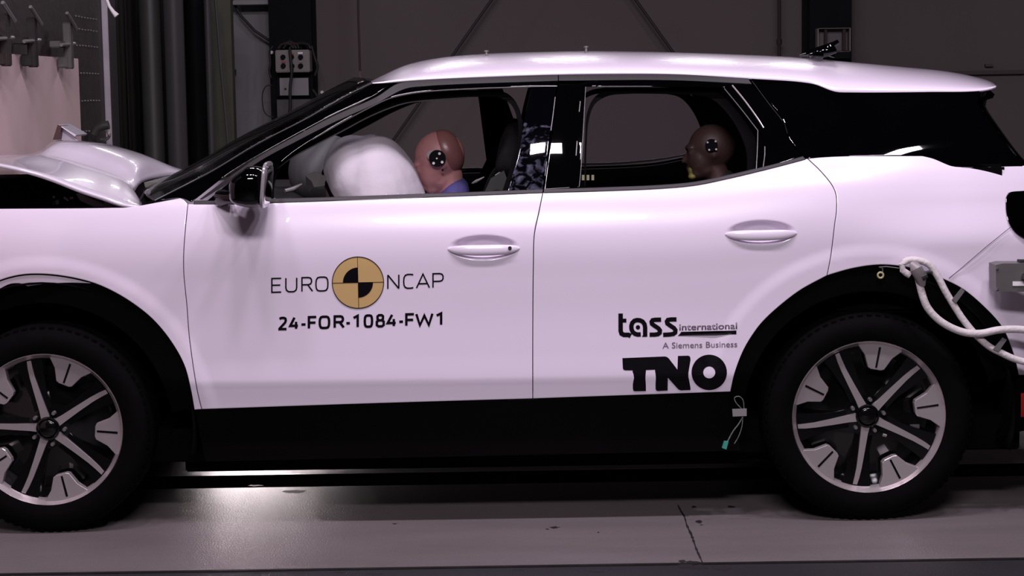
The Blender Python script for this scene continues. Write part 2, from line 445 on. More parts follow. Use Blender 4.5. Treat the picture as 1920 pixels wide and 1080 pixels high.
# steel columns on the back wall, the pale bay between them, cable shadows built as rods
def wx(px, Y): return at(px, 300, Y).x
def wall_box(name, x0, x1, y0, y1, Yf, dep, m, parent=None, bev=0):
    a = at(x0, y1, Yf); b = at(x1, y0, Yf)
    return box(name, ((a.x+b.x)/2, Yf+dep/2, (a.z+b.z)/2), (b.x-a.x, dep, b.z-a.z), m, parent, bev=bev)
def column(px0, px1, label, name='steel_column'):
    x0 = wx(px0, 7.6); x1 = wx(px1, 7.6); xc = (x0+x1)/2; w = x1-x0
    t = empty(name, (xc, 7.8, 0), label, 'column')
    box('front_flange', (xc, 7.61, 3.1), (w, .02, 6.2), BLKCOL, t)
    box('rear_flange', (xc, 7.97, 3.1), (w, .02, 6.2), BLKCOL, t)
    box('web', (xc, 7.79, 3.1), (.02, .34, 6.2), BLKCOL, t)
    box('base_plate', (xc, 7.79, .01), (w+.08, .4, .02), BLKCOL, t)
column(511, 590, 'black steel column behind the bonnet carrying the grey control panel')
column(1518, 1596, 'black steel column behind the rear of the roof')
pb = wall_box('wall_panel', 432, 511, -60, 800, 7.93, .06, PALE); pb.location.z += 0  # more light falls on this wall section; that is put into its paler colour
tag(pb, 'tall pale grey panel fixed to the back wall left of the control panel column, stronger light put into its grey', 'wall panel')
beam = wall_box('horizontal_beam', 432, 509, 0, 9, 7.7, .15, mat('beam_grey', (.2, .2, .2), .5, .2, noise=.1))
tag(beam, 'pale horizontal beam across the top of the pale wall panel', 'beam')
seam = wall_box('wall_rail', 1600, 2400, 131, 136, 7.95, .05, mat('rail_dark', (.06, .045, .045), .7, 0, noise=.1))
tag(seam, 'thin dark horizontal rail along the back wall behind the rear spoiler', 'rail')
def rod(px, label, name, Y=7.5, r=.006, m=WIREM, cat='rod'):
    P = [at(x, y, Y) for x, y in px]
    o = tube(name, P, r, m); tag(o, label, cat)
    return o
DR = mat('cable_and_shadow_dark', (.025, .02, .024), .6, .2, noise=.1)
rod([(1060, -200), (920, 2), (850, 102), (700, 316)], 'dark diagonal cable shadow, built as a rod, sloping down left across the wall above the roof', 'cable_shadow', 7.8, .011, DR)  # shadow line of a cable on the wall, modelled as a dark rod
rod([(1066, -180), (1190, -3), (1262, 98), (1420, 330)], 'dark diagonal cable shadow, built as a rod, sloping down right across the wall above the roof', 'cable_shadow', 7.8, .011, DR)
rod([(400, -420), (425, -60), (435, 0), (452, 30), (478, 58), (505, 76), (512, 80)], 'thin dark cable curving across the pale wall panel', 'hanging_cable', 7.8, .010, DR, 'cable')
t = empty('lifting_strap', at(673, -20, 6.2), 'brown lifting strap hanging in front of the wall right of the control panel', 'strap')
tube('strap', [at(666, -420, 6.2), at(671, -40, 6.2), at(672, 40, 6.2), at(674, 90, 6.2), at(675, 133, 6.2)], .008, STRAP, t)
tube('hook', [at(675, 131, 6.2), at(674, 140, 6.2), at(677, 147, 6.2), at(674, 151, 6.2)], .006, mat('rusty_hook', (.16, .10, .10), .5, .3, noise=.1), t)
tube('shackle', [at(663, 156, 6.2), at(668, 151, 6.2), at(681, 151, 6.2), at(686, 156, 6.2)], .006, mat('dull_shackle', (.09, .07, .07), .5, .3, noise=.1), t)
t = empty('conduit_pipe', at(1461, 300, 7.8), 'thin dark vertical conduit pipe on the back wall left of the rear column', 'pipe')
tube('pipe', [at(1457, -420, 7.8), at(1460.5, -40, 7.8), at(1461, 60, 7.8), at(1461, 140, 7.8), at(1462, 400, 7.8)], .013, STRAP, t)
tube('pipe_coupling', [at(1461, 74, 7.8), at(1461, 83, 7.8)], .021, STRAP, t)

# grey control panel on the column
t = empty('control_panel', at(548, 140, 7.5), 'grey control panel with six round switches on the black column', 'control panel')
wall_box('enclosure', 517, 580, 93, 136, 7.42, .18, PANELG, t, bev=.006)
def disc(name, px, py, r, Y, dep, m, parent):
    p = at(px, py, Y); bm = bmesh.new()
    q = bmesh.ops.create_cone(bm, cap_ends=True, segments=20, radius1=r, radius2=r*.85, depth=dep)
    bmesh.ops.transform(bm, matrix=Matrix.Translation(p) @ Matrix.Rotation(math.pi/2, 4, 'X'), verts=bm.verts)
    return from_bm(name, bm, m, parent)
for sx, sy, mm_ in ((530.5, 107, BLKCOL), (546.5, 107, BLKCOL), (563.5, 107, BLKCOL), (531, 123.5, BLKCOL), (547.5, 124, BLKCOL), (563.5, 123.5, BLKCOL)):
    disc('switch', sx, sy, .019, 7.41, .04, mm_, t)
for sx, sy, w_, h_, mm_ in ((563, 99.5, 4.5, 1.8, WHITEM), (531.5, 116.5, 4, 1.8, RED), (547, 101, 3.5, 1.6, RED), (564, 115.5, 3.5, 1.4, PAPER), (547, 129.5, 3.5, 3, WIREM)):
    wall_box('switch_plate', sx-w_, sx+w_, sy-h_, sy+h_, 7.412, .012, mm_, t)
t = empty('cable_bundle', at(560, 85, 7.5), 'tangle of dark cables lying on top of the grey control panel', 'cables')
for k in range(9):
    a = 520+random.random()*30; b = a+20+random.random()*20; Yk = 7.44+random.random()*.12
    pts = catmull([(a, 91), (a+5, 82+random.random()*5), ((a+b)/2, 84-random.random()*8), (b-3, 81+random.random()*6), (b, 91)], 3)
    tube('cable', [at(x, y, Yk) for x, y in pts], .007, [WIREM, WIREM, STRAP, GTRIM][k % 4], t, seg=6)
nb = empty('notice_board', at(551, 162, 7.55), 'dark board with two pale papers under the control panel', 'notice board')
wall_box('board', 520, 581, 141, 181, 7.55, .03, BLKCOL, nb)
wall_box('paper', 525, 543, 146, 179, 7.54, .008, PAPER, nb)
wall_box('paper', 546, 578, 146, 179, 7.54, .008, PAPER, nb)
disc('seal_stamp', 535, 167, .009, 7.538, .004, GTRIM, nb)
def cable(px, label, Y=7.3, r=.008, m=WIREM):
    rod(catmull([tuple(map(float, p)) for p in px], 4), label, 'hanging_cable', Y, r, m, 'cable')
cable([(543, 90), (545, 110), (547, 135), (544, 165), (544, 200), (540, 230)], 'thick black cable hanging down the front of the control panel', 7.36, .011)
cable([(584, 86), (590, 108), (595, 125), (590, 142)], 'short black cable looping off the right edge of the control panel', 7.588, .011)
cable([(586, 168), (596, 182), (602, 196), (596, 215), (588, 225)], 'black cable at the lower right of the notice board', 7.588, .010)
cable([(512, 86), (506, 95), (507, 120), (505, 132), (508, 146)], 'thin black cable hanging left of the control panel', 7.4, .008)
cable([(510, 160), (500, 161), (493, 172), (492, 192), (497, 212), (507, 219), (513, 219)], 'thin black wire looping out left of the notice board', 7.4, .004)
gb = wall_box('junction_box', 520, 585, 186, 222, 7.5, .1, mat('box_dark_grey', (.055, .05, .05), .6, 0, noise=.1)); tag(gb, 'dark grey junction box below the notice board', 'junction box')
for i_, (sx, sy) in enumerate(((509, 98.5), (578, 197), (519, 226), (604, 173))):
    o = disc('indicator_lamp', sx, sy, .014, (7.585, 7.485, 7.585, 7.985)[i_], .03, WHITEM, None); o.location = (0, 0, 0)
    tag(o, ['small white lamp at the left edge of the control panel', 'small white lamp low on the junction box', 'small white lamp near the floor end of the column cables', 'small white spot lamp on the wall right of the notice board'][i_], 'lamp')

# frame box on the rear column
t = empty('wall_cabinet', at(1565, 75, 7.4), 'grey open cabinet with dark bars on the rear column behind the roof aerial', 'cabinet')
wall_box('cabinet_back', 1534, 1594, 54, 96, 7.5, .02, mat('cab_back', (.10, .08, .085), .6, 0, noise=.1), t)
for a in ((1533, 1535, 53, 97), (1593, 1595, 53, 97), (1533, 1595, 52, 54), (1533, 1595, 96, 98)): wall_box('cabinet_frame', *a, 7.4, .1, PANELG, t)
for a in ((1546, 1551, 54, 97), (1580, 1586, 54, 97)): wall_box('cabinet_bar', *a, 7.42, .03, STRAP, t)
wall_box('cabinet_base', 1560, 1594, 95, 110, 7.4, .12, BLKCOL, t)
o = wall_box('wall_socket', 1848, 1862, 120, 125, 7.96, .04, mat('sock', (.05, .04, .04), .6, 0, noise=.1)); tag(o, 'small dark socket on the back wall above the spoiler end', 'socket')

# folded curtain and ducts behind the barrier
def curtain(x0, x1, Y, amp, n, name, label, cat, m):
    a = at(x0, 0, Y).x; b = at(x1, 0, Y).x; N = n*16; V = []; F = []
    for i in range(N+1):
        t_ = i/N; y = Y + amp*math.sin(2*math.pi*n*t_)+.3*amp*math.sin(5*math.pi*n*t_+1)
        for k, z in enumerate((0.02, 4.5)): V.append((a+(b-a)*t_, y, z))
    for i in range(N): F.append((2*i, 2*i+2, 2*i+3, 2*i+1))
    o = mesh(name, V, F, m, None, True); md = o.modifiers.new('s', 'SOLIDIFY'); md.thickness = .012
    tag(o, label, cat)
curtain(218, 300, 6.4, .05, 3, 'hanging_curtain', 'dark olive folded curtain hanging just right of the barrier', 'curtain', CURT)
curtain(296, 350, 7.0, .05, 2, 'hanging_curtain', 'dark grey folded curtain between the olive curtain and the pipes', 'curtain', CURT)
def post(px0, px1, Y, label, m, name='vertical_pipe', cat='pipe', lean=0):
    a = at(px0, 200, Y); b = at(px1, 200, Y); r = abs(b.x-a.x)/2; xc = (a.x+b.x)/2
    o = tube(name, [(xc+lean, Y, 0), (xc, Y, 2.0), (xc-lean*.5, Y, 4.5)], r, m, None, 20); tag(o, label, cat); return o
post(312, 349, 6.0, 'broad grey vertical duct right of the dark curtains', CURT2, 'vertical_duct', 'duct')
post(268, 306, 6.0, 'broad dark vertical duct right of the olive curtain', mat('dark_duct', (.04, .039, .036), .5, 0, noise=.1), 'vertical_duct', 'duct')
post(388, 401, 6.2, 'thin grey vertical pipe left of the pale wall panel', CURT2)
post(352, 388, 6.9, 'black vertical duct between the grey duct and the thin pipe', BLKCOL, 'vertical_duct', 'duct')
o = tube('leaning_pole', [at(403, -10, 6.1), at(412, 100, 6.1), at(425, 240, 6.1), at(433, 330, 6.1)], .009, CURT2); tag(o, 'thin grey pole leaning in front of the green post', 'pole')
o = wall_box('green_post', 412, 431, -20, 700, 6.5, .12, GTRIMBAR); tag(o, 'dark green square post left of the pale wall panel', 'post')
o = wall_box('door_latch', 432, 441, 130, 140, 7.85, .05, WIREM); tag(o, 'small black latch on the left edge of the pale wall panel', 'latch')

# ================================================================== CRASH BARRIER
BX = -2.10
t = empty('crash_barrier', (BX-.6, 1.3, 0), 'rust brown steel crash barrier block the car has driven into', 'crash barrier')
RUST = mat('rusty_steel', (.024, .014, .012), .6, .2, noise=.5, nscale=9, bump=.2, bscale=30)
yb = 3.62
box('barrier_block', (BX-.75, (-1.2+yb)/2, 1.6), (1.5, yb+1.2, 3.2), RUST, t, bev=.01)
for z in (1.86, 1.80, 1.72, 1.585, 1.45, 1.3):
    for k in range(8):
        y_ = 3.0+.065*k
        q = bmesh.new(); bmesh.ops.create_cone(q, cap_ends=True, segments=6, radius1=.0045, radius2=.003, depth=.008)
        bmesh.ops.transform(q, matrix=Matrix.Translation((BX+.006, y_, z+.002*random.random())) @ Matrix.Rotation(math.pi/2, 4, 'Y'), verts=q.verts)
        from_bm('bolt', q, STEEL, t, smooth=False)
p = box('plywood_sheet', (BX+.014, (-1.0+2.92)/2, 1.655/2+.15), (.026, 3.92, 1.655-.3), PLY, None, bev=.002)
tag(p, 'pinkish plywood sheet clamped on the face of the crash barrier', 'plywood sheet')
edge = box('corner_strip', (BX+.015, yb+.0, 1.6), (.03, .02, 3.2), mat('corner_grey', (.36, .33, .37), .45, .4, noise=.1), None, bev=.004)
tag(edge, 'pale grey vertical strip along the far corner of the barrier', 'strip')
def clamp(px, label, m, top=30, bot=125):
    d = 3560*2.03/(960-px); Y = d-6.3-.05
    X = BX+.079
    c = at(px, bot, Y); zb = c.z; zt = at(px, top, Y).z
    t = empty('screw_clamp', (X, Y, zb), label, 'clamp', None)
    box('clamp_bar', (X, Y, (zb+zt)/2), (.035, .055, zt-zb), m, t, bev=.004)
    box('clamp_jaw', (X-.02, Y-.0, zb+.03), (.05, .07, .05), m, t, bev=.004)
    box('clamp_arm', (X-.03, Y-.05, zb+(zt-zb)*.52), (.05, .17, .03), m, t, bev=.004)
    tube('clamp_screw', [(X+.005, Y-.16, zb+(zt-zb)*.5), (X+.012, Y+.08, zb+(zt-zb)*.55)], .008, STEEL, t, 8)
    tube('clamp_handle', [(X+.02, Y-.09, zt+.04), (X+.03, Y+.05, zt-.03)], .008, STEEL, t, 8)
clamp(27, 'rust brown clamp at the left end of the plywood top edge', RUST, 25, 124)
clamp(77, 'middle dark clamp on the plywood top edge', DSTEEL, 32, 126)
clamp(143, 'grey clamp nearest the right end of the plywood top edge', mat('clamp_grey', (.09, .085, .08), .5, .3, noise=.2), 42, 129)
o = tube('white_tube', [at(198, -6, 3.0), at(205, 12, 3.0), at(212, 22, 3.0), at(219, 30, 3.0)], [.008, .008, .010, .014], WHITEM); tag(o, 'white slanting tube at the top of the barrier corner', 'lamp tube')  # plain white rod that widens at its lower end
t = empty('cable_reel', at(192, 250, 3.4), 'dark round cable clamp on the barrier beside the plywood edge', 'cable clamp')
tube('clamp_body', [at(176, 252, 3.2), at(182, 240, 3.2), at(194, 236, 3.2), at(204, 234, 3.2)], .022, mat('reel_grey', (.06, .06, .055), .4, .3, noise=.2), t)
tube('clamp_loop', [at(x, y, 3.4) for x, y in catmull([(190, 240.), (200, 245.), (205, 255.), (198, 262.), (188, 262.)], 3)], .008, STEEL, t, 6)

# ================================================================== THE CAR
car = empty('car', (0, WID/2, 0), 'white five-door electric SUV after a frontal crash test, nose crushed against the barrier', 'car')
door_line = [(352, 382), (347, 432), (344, 480), (344.5, 515), (350, 572), (355, 635), (369, 730), (378, 768)]
mid_line = [(1018, 361), (1010, 400), (1002, 439), (1000, 500), (999, 620), (999, 748)]
rear_line = [(1514, 297), (1540, 322), (1562, 350), (1568, 366), (1568.5, 398), (1566, 415), (1558, 480), (1551, 517)]
arch_f = [(364, 769), (357, 730), (345, 685), (320, 640), (287, 600), (250, 570), (212, 547), (175, 531), (125, 519), (75, 514), (38, 516), (0, 526), (-60, 556), (-105, 600), (-130, 660)]
arch_r1 = [(1551, 517), (1500, 545), (1455, 580), (1430, 604), (1415, 623), (1395, 656), (1378, 700), (1370, 735)]
arch_r2 = [(1911, 704), (1902, 668), (1889, 632), (1876, 609), (1850, 580), (1808, 544), (1772, 525), (1730, 509), (1685, 499), (1646, 497), (1597, 504), (1551, 517)]
fender = panel('front_fender', [[(-130, 392), (0, 391), (160, 390), (232, 389)], [(232, 389), (262, 385), (300, 378), (338, 371)], [(338, 371), (345, 374), (352, 382)], door_line, [(378, 768), (364, 769)], arch_f, [(-130, 660), (-130, 392)]], PAINT, car, grid=.013)
fd = panel('front_door', [[(352, 382), (430, 382), (505, 380), (620, 376), (840, 368), (1018, 361)], mid_line, [(999, 748), (700, 757), (378, 768)], door_line[::-1]], PAINT, car, grid=.013, extra=[HNDS[0]])
rd = panel('rear_door', [[(1018, 361), (1120, 358), (1240, 353), (1304, 347), (1368, 334), (1431, 319), (1474, 308), (1514, 297)], rear_line, arch_r1, [(1370, 735), (1200, 741), (999, 748)], mid_line[::-1]], PAINT, car, grid=.013, extra=[HNDS[1]])
qp = panel('rear_quarter_panel', [[(1514, 297), (1560, 293), (1620, 292), (1730, 292)], [(1730, 292), (1750, 297), (1785, 311), (1805, 313)], [(1805, 313), (1920, 310), (2050, 313)], [(2050, 313), (2066, 500), (2060, 704)], [(2060, 704), (1911, 704)], arch_r2, rear_line[::-1]], PAINT, car, grid=.013)
FD, FD2 = fd; RD, RD2 = rd
panel('tail_light', [[(1886, 372), (1892, 361), (1920, 357), (2056, 350)], [(2056, 350), (2058, 475)], [(2058, 475), (1920, 447), (1895, 425), (1887, 400), (1886, 372)]], GBLACK, car, yoff=-.012, thick=.03)
rb = panel('rear_bumper', [[(1911, 704), (2060, 704)], [(2060, 704), (2050, 800)], [(2050, 800), (1920, 809), (1871, 822)], [(1871, 822), (1893, 770), (1911, 704)]], BPLAST, car, yoff=-.004, thick=.05)
for k_, o_ in enumerate(rb): pass
panel('reflector', [[(1914, 737), (1990, 733)], [(1990, 733), (1990, 778)], [(1990, 778), (1914, 783)], [(1914, 783), (1914, 737)]], REDM, rb[0], yoff=-.008, thick=.01, parent2=rb[1])
panel('rocker_cladding', [[(364, 770), (378, 769), (999, 749), (1370, 736)], [(1370, 736), (1390, 846)], [(1390, 846), (900, 856), (384, 866)], [(384, 866), (364, 770)]], mat('rocker_black', (.0008, .0006, .0008), .3, 0, noise=.2, spec=.1), car, yoff=.004, thick=.06)
# arch cladding: outer edge follows the sheet metal, inner edge a circle round the wheel
def arch_clad(px, cx, r=.425):
    outer = [(q.x, q.z) for q in (at(a, b, S) for a, b in segs2poly([px], 8))]
    outer = [(cx+(x-cx)*1.012, WZ+(z-WZ)*1.012) for x, z in outer]
    a1 = math.atan2(outer[-1][1]-WZ, outer[-1][0]-cx); a0 = math.atan2(outer[0][1]-WZ, outer[0][0]-cx)
    if a1 < a0: a1 += 2*math.pi
    n = 40
    if a0 > a1: aa = [a1+(a0-a1)*k/n for k in range(n+1)]
    else: aa = [a1-(a1-a0)*k/n for k in range(n+1)]
    inner = [(cx+r*math.cos(a), WZ+r*math.sin(a)) for a in aa]
    return outer+inner
panel('arch_cladding', arch_clad(arch_f, XF), BPLAST, car, yoff=.012, thick=.03, world=True)
panel('arch_cladding', arch_clad(arch_r2+arch_r1[1:]+[(1378, 800)], XR), BPLAST, car, yoff=.012, thick=.03, world=True)
# pressed flange and bracket peeled at the front arch
fl_ = panel('torn_arch_flange', [[(-60, 556), (0, 528), (38, 518), (75, 516), (125, 521), (170, 531)], [(170, 531), (130, 530), (90, 532), (62, 535)], [(62, 535), (52, 537), (42, 532), (20, 532), (0, 541), (-60, 572)], [(-60, 572), (-60, 556)]], PAINT_BENT, car, yoff=.006, thick=.004, both=False, gap=0, bev=.001, grid=.01)
# wheel housings
def liner(cx):
    for (ya, yb_) in ((.05, .42), (WID-.42, WID-.05)):
        V = []; F = []; n = 40; r = .50
        for i in range(n+1):
            a = -.25+(math.pi+.5)*i/n
            for y in (ya, yb_): V.append((cx+r*math.cos(a), y, WZ+r*math.sin(a)))
        for i in range(n): F.append((2*i, 2*i+1, 2*i+3, 2*i+2))
        ins = yb_ if ya < .5 else ya
        c = len(V); V.append((cx, ins, WZ))
        for i in range(n): F.append((2*i+(1 if ins == yb_ else 0), 2*i+2+(1 if ins == yb_ else 0), c))
        o = mesh('wheel_arch_liner', V, F, INTER, car, True); md = o.modifiers.new('s', 'SOLIDIFY'); md.thickness = .006
liner(XF); liner(XR)

# black glasshouse parts
panel('windscreen_pillar', [[(290, 377), (400, 320), (480, 273), (575, 224), (650, 182), (698, 156)], [(698, 156), (742, 154)], [(742, 154), (700, 180), (622, 217), (563, 248), (500, 283), (430, 325), (358, 380)], [(358, 380), (338, 372), (290, 377)]], GBLACK, car, yoff=-.001, thick=.03)
panel('roof_rail_trim', [[(372, 374), (431, 330), (486, 292), (563, 249), (622, 218), (705, 181), (745, 156), (780, 151), (850, 146), (1047, 140)], [(1047, 140), (1047, 152)], [(1047, 152), (850, 159), (800, 162), (760, 167), (707, 194), (622, 232), (563, 262), (490, 301), (431, 342), (378, 376)], [(378, 376), (372, 374)]], GTRIM, FD, yoff=-.002, thick=.014, parent2=FD2, bev=.002)
panel('roof_rail_trim', [[(1047, 140), (1250, 138), (1403, 146)], [(1403, 146), (1411, 158)], [(1411, 158), (1250, 151), (1047, 152)], [(1047, 152), (1047, 140)]], GTRIM, RD, yoff=-.002, thick=.014, parent2=RD2, bev=.002)
op_f = [(506, 372), (508, 352), (513, 330), (524, 308), (545, 289), (585, 262), (635, 233), (697, 200), (730, 185), (763, 177), (800, 172), (880, 167), (995, 163)]
panel('window_frame', [[(385, 378), (431, 341), (490, 300), (563, 261), (622, 231), (707, 193), (760, 166), (800, 161), (850, 158), (1047, 151)], [(1047, 151), (1046, 163)], [(1046, 163), (995, 163)], op_f[::-1], [(506, 372), (490, 378), (385, 378)]], GBLACK, FD, yoff=.001, thick=.03, parent2=FD2)
panel('pillar_trim', [[(996, 163), (1045, 161)], [(1045, 161), (1041, 180), (1033, 240), (1022, 327), (1018, 357)], [(1018, 357), (951, 359)], [(951, 359), (973, 282), (984, 215), (996, 163)]], SMUDGE, FD, fun=lambda x, z: S(x, z)+.5*(x-.085-.035*(z-1.25)/.25)**2+.28*(z-1.27)**2-.004, yoff=.0, thick=.03, parent2=FD2)
panel('window_frame', [[(1048, 152), (1250, 151), (1410, 157)], [(1410, 157), (1442, 194), (1466, 224), (1480, 263), (1506, 292)], [(1506, 292), (1474, 304), (1418, 319)], [(1418, 319), (1421, 244)], [(1421, 244), (1390, 204), (1358, 165)], [(1358, 165), (1240, 163), (1098, 163)], [(1098, 163), (1090, 295), (1086, 352)], [(1086, 352), (1020, 356)], [(1020, 356), (1024, 327), (1035, 240), (1043, 180), (1048, 152)]], GBLACK, RD, fun=lambda x, z: S(x, z)+(.5*(min(x, .225)-.165)**2+.28*(z-1.27)**2)*(1-smooth(.23, .32, x))-.002, yoff=.0, thick=.03, parent2=RD2)
panel('belt_trim', [[(362, 383), (430, 383), (505, 381), (620, 377), (840, 369), (1018, 362)], [(1018, 362), (1019, 354)], [(1019, 354), (840, 361), (620, 369), (505, 372), (430, 375), (362, 376)], [(362, 376), (362, 383)]], BELT, FD, yoff=-.004, thick=.02, parent2=FD2, bev=.002)
panel('belt_trim', [[(1019, 362), (1120, 359), (1240, 354), (1304, 348), (1368, 335), (1431, 320), (1474, 309), (1512, 299)], [(1512, 299), (1506, 292)], [(1506, 292), (1474, 301), (1431, 312), (1368, 327), (1304, 340), (1240, 346), (1120, 351), (1019, 354)], [(1019, 354), (1019, 362)]], BELT, RD, yoff=-.004, thick=.02, parent2=RD2, bev=.002)
panel('window_glass', [[(512, 371), (620, 367.5), (840, 360), (950, 356)], [(950, 356), (950, 480)], [(950, 480), (512, 480)], [(512, 480), (512, 371)]], GLASS, FD, yoff=.020, thick=.004, parent2=FD2, bev=.001, gap=0)   # lowered: only its top edge shows
panel('window_glass', [[(1094, 160), (1240, 159), (1362, 161)], [(1362, 161), (1426, 243)], [(1426, 243), (1422, 322)], [(1422, 322), (1336, 339), (1240, 349), (1082, 356)], [(1082, 356), (1094, 160)]], GLASS, RD, yoff=.014, thick=.004, parent2=RD2, bev=.001, gap=0)
panel('rear_side_window', [[(1407, 146), (1500, 152), (1530, 157), (1565, 169), (1600, 171), (1838, 169)], [(1838, 169), (1834, 198), (1840, 209), (1876, 258), (1906, 296), (1928, 320)], [(1928, 320), (1805, 315), (1785, 313), (1750, 299), (1730, 294), (1620, 294), (1516, 298)], [(1516, 298), (1508, 293), (1482, 263), (1468, 224), (1444, 194), (1407, 146)]], GBLACK, car, yoff=.001, thick=.03)
# body aperture rims seen through the glass
rim_m = INTER
panel('door_aperture_rim', [[(500, 380), (505, 330), (520, 300), (580, 255), (680, 195), (763, 173), (840, 169), (925, 168)], [(925, 168), (952, 177), (972, 198), (981, 228)], [(981, 228), (978, 300), (962, 362)], [(962, 362), (940, 362)], [(940, 362), (960, 300), (971, 250), (969, 222), (957, 196), (938, 185), (920, 182)], [(920, 182), (880, 183), (800, 189), (763, 193), (730, 203), (688, 221), (647, 243), (597, 269), (547, 296), (525, 316), (514, 345), (512, 380)], [(512, 380), (500, 380)]], rim_m, car, yoff=.05, thick=.03)
panel('door_aperture_rim', [[(1094, 350), (1097, 260), (1100, 215), (1113, 184), (1135, 169), (1165, 163)], [(1165, 163), (1318, 163)], [(1318, 163), (1345, 171), (1372, 194), (1400, 230), (1418, 262), (1418, 345)], [(1418, 345), (1400, 348)], [(1400, 348), (1398, 280), (1370, 222), (1335, 187), (1300, 178)], [(1300, 178), (1175, 177), (1140, 181), (1116, 196), (1105, 225), (1101, 270), (1099, 350)], [(1099, 350), (1094, 350)]], rim_m, car, yoff=.05, thick=.03)
def strip_line(name, px, m, parent, r=.0016, off=-.001, mirror=None):
    P = [at(x, y, lambda X, Z: S0(X, Z)+off) for x, y in catmull([tuple(map(float, p)) for p in px], 8)]
    tube(name, P, r, m, parent, 6)
    if mirror: tube(name, [(p.x, WID-p.y, p.z) for p in P], r, m, mirror, 6)
strip_line('window_seal', op_f[5:], SEAL, FD, mirror=FD2, r=.0022)
strip_line('window_seal', [(1358, 166), (1390, 205), (1421, 245)], SEAL, RD, mirror=RD2)
strip_line('window_seal', [(1421, 245), (1420, 280), (1418, 318)], SEAL, RD, mirror=RD2)
strip_line('window_seal', [(1098, 163), (1094, 240), (1089, 320), (1086, 350)], SEAL, RD, mirror=RD2, r=.0012)
strip_line('aperture_seal', [(518, 317), (547, 296), (597, 269), (647, 243), (688, 221), (730, 203), (763, 193), (800, 188.5), (880, 183)], SEAL, FD, r=.0022, off=.048, mirror=FD2)
strip_line('glass_edge', [(290, 376), (400, 319), (480, 271), (575, 222), (650, 179), (698, 155)], SEAL, car, r=.0022, off=-.002)
strip_line('pillar_seal', [(1431, 313), (1434, 290), (1434, 275)], SEAL, RD, r=.002, off=-.002)
strip_line('pillar_seal', [(1373, 160), (1396, 188), (1422, 224), (1432, 240)], mat('bright_seal', (.5, .47, .5), .2, .6, noise=.1), RD, r=.0028, off=-.003)
strip_line('pillar_seal', [(1410, 152), (1443, 196), (1467, 226)], GTRIM, RD, r=.0012, off=-.0005)
for k in range(3):
    panel('marker_strip', [[(1091+9*k, 328), (1096+9*k, 328)], [(1096+9*k, 328), (1096+9*k, 338)], [(1096+9*k, 338), (1091+9*k, 338)], [(1091+9*k, 338), (1091+9*k, 328)]], YGR, RD, yoff=.010, thick=.002, both=False, bev=.0005, gap=0, grid=.01)
strip_line('pillar_gap_seal', [(1041, 182), (1037, 215), (1033, 245)], SEAL, FD, r=.0018, off=-.001)
strip_line('pillar_gap_seal', [(1025, 303), (1022, 330)], SEAL, FD, r=.0018, off=-.001)
strip_line('pillar_gap_seal', [(1088, 190), (1086, 210)], SEAL, RD, r=.0022, off=-.001)
strip_line('pillar_gap_seal', [(1082, 265), (1080, 292)], SEAL, RD, r=.0022, off=-.001)

# ---- roof
rail = [at(x, y, S0) for x, y in catmull([(698., 155.), (740., 151.), (850., 146.), (1047., 139.), (1250., 138.5), (1410., 147.), (1500., 153.), (1530., 158.), (1552., 167.), (1568., 172.), (1600., 173.), (1650., 173.), (1740., 172.), (1820., 171.), (1850., 167.), (1866., 161.)], 5)]
sil = [at(x, y, .70) for x, y in catmull([(668., 164.), (683., 158.), (717., 141.), (760., 122.), (820., 109.), (912., 101.), (1040., 97.), (1100., 96.), (1250., 98.), (1400., 103.), (1500., 108.), (1600., 117.), (1700., 126.), (1780., 134.), (1840., 146.), (1862., 154.), (1868., 161.)], 5)]
def interp(P, x):
    if x <= P[0].x: return P[0].copy()
    for a, b in zip(P, P[1:]):
        if x <= b.x: return a.lerp(b, (x-a.x)/max(1e-9, b.x-a.x))
    return P[-1].copy()
V = []; F = []; NU = 150; NV = 40
xr0, xr1 = rail[0].x, rail[-1].x; xc0, xc1 = sil[0].x, sil[-1].x+.0
for i in range(NU+1):
    u = i/NU; u = u+(.08*math.sin(2*math.pi*u)/(2*math.pi))*-1
    xr = xr0+(xr1-xr0)*u; xc = xc0+(xc1-xc0)*u
    r = interp(rail, xr); c = interp(sil, xc)
    for j in range(NV+1):
        s = -1+2*j/NV; s = math.copysign(1-(1-abs(s))**1.35, s)
        t_ = 1-abs(s)
        k = (1-(1-t_)**2.3)**.62
        xx = xr+(xc-xr)*min(1, t_/.66)**.8 if t_ < .66 else xc
        zz = r.z+(c.z-r.z)*k/.955
        yy = r.y+(WID/2-r.y)*t_
        if s > 0: yy = WID-yy
        V.append((xx, yy, zz))
for i in range(NU):
    for j in range(NV):
        a = i*(NV+1)+j; F.append((a, a+NV+1, a+NV+2, a+1))
roof = mesh('roof', V, F, PAINT, car, True)
md = roof.modifiers.new('s', 'SOLIDIFY'); md.thickness = .008; md.offset = -1
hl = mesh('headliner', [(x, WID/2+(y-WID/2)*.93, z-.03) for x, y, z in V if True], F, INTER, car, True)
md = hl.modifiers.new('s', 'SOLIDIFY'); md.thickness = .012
def bridge(name, px, yf, bulge, m, n=16, thick=.006, far=True):
    P = [at(x, y, yf) for x, y in catmull([tuple(map(float, p)) for p in px], 14)]
    V = []; F = []
    for i, p in enumerate(P):
        for j in range(n+1):
            s = j/n; k = 4*s*(1-s); k = 1-(1-k)**1.6 if k < 1 else 1
            bv = bulge(i/(len(P)-1)) if callable(bulge) else bulge
            V.append((p.x+bv[0]*k, p.y+(WID-2*p.y)*s, p.z+bv[1]*k))
    for i in range(len(P)-1):
        for j in range(n):
            a = i*(n+1)+j; F.append((a, a+1, a+n+2, a+n+1))
    o = mesh(name, V, F, m, car, True); md = o.modifiers.new('s', 'SOLIDIFY'); md.thickness = thick
    return o
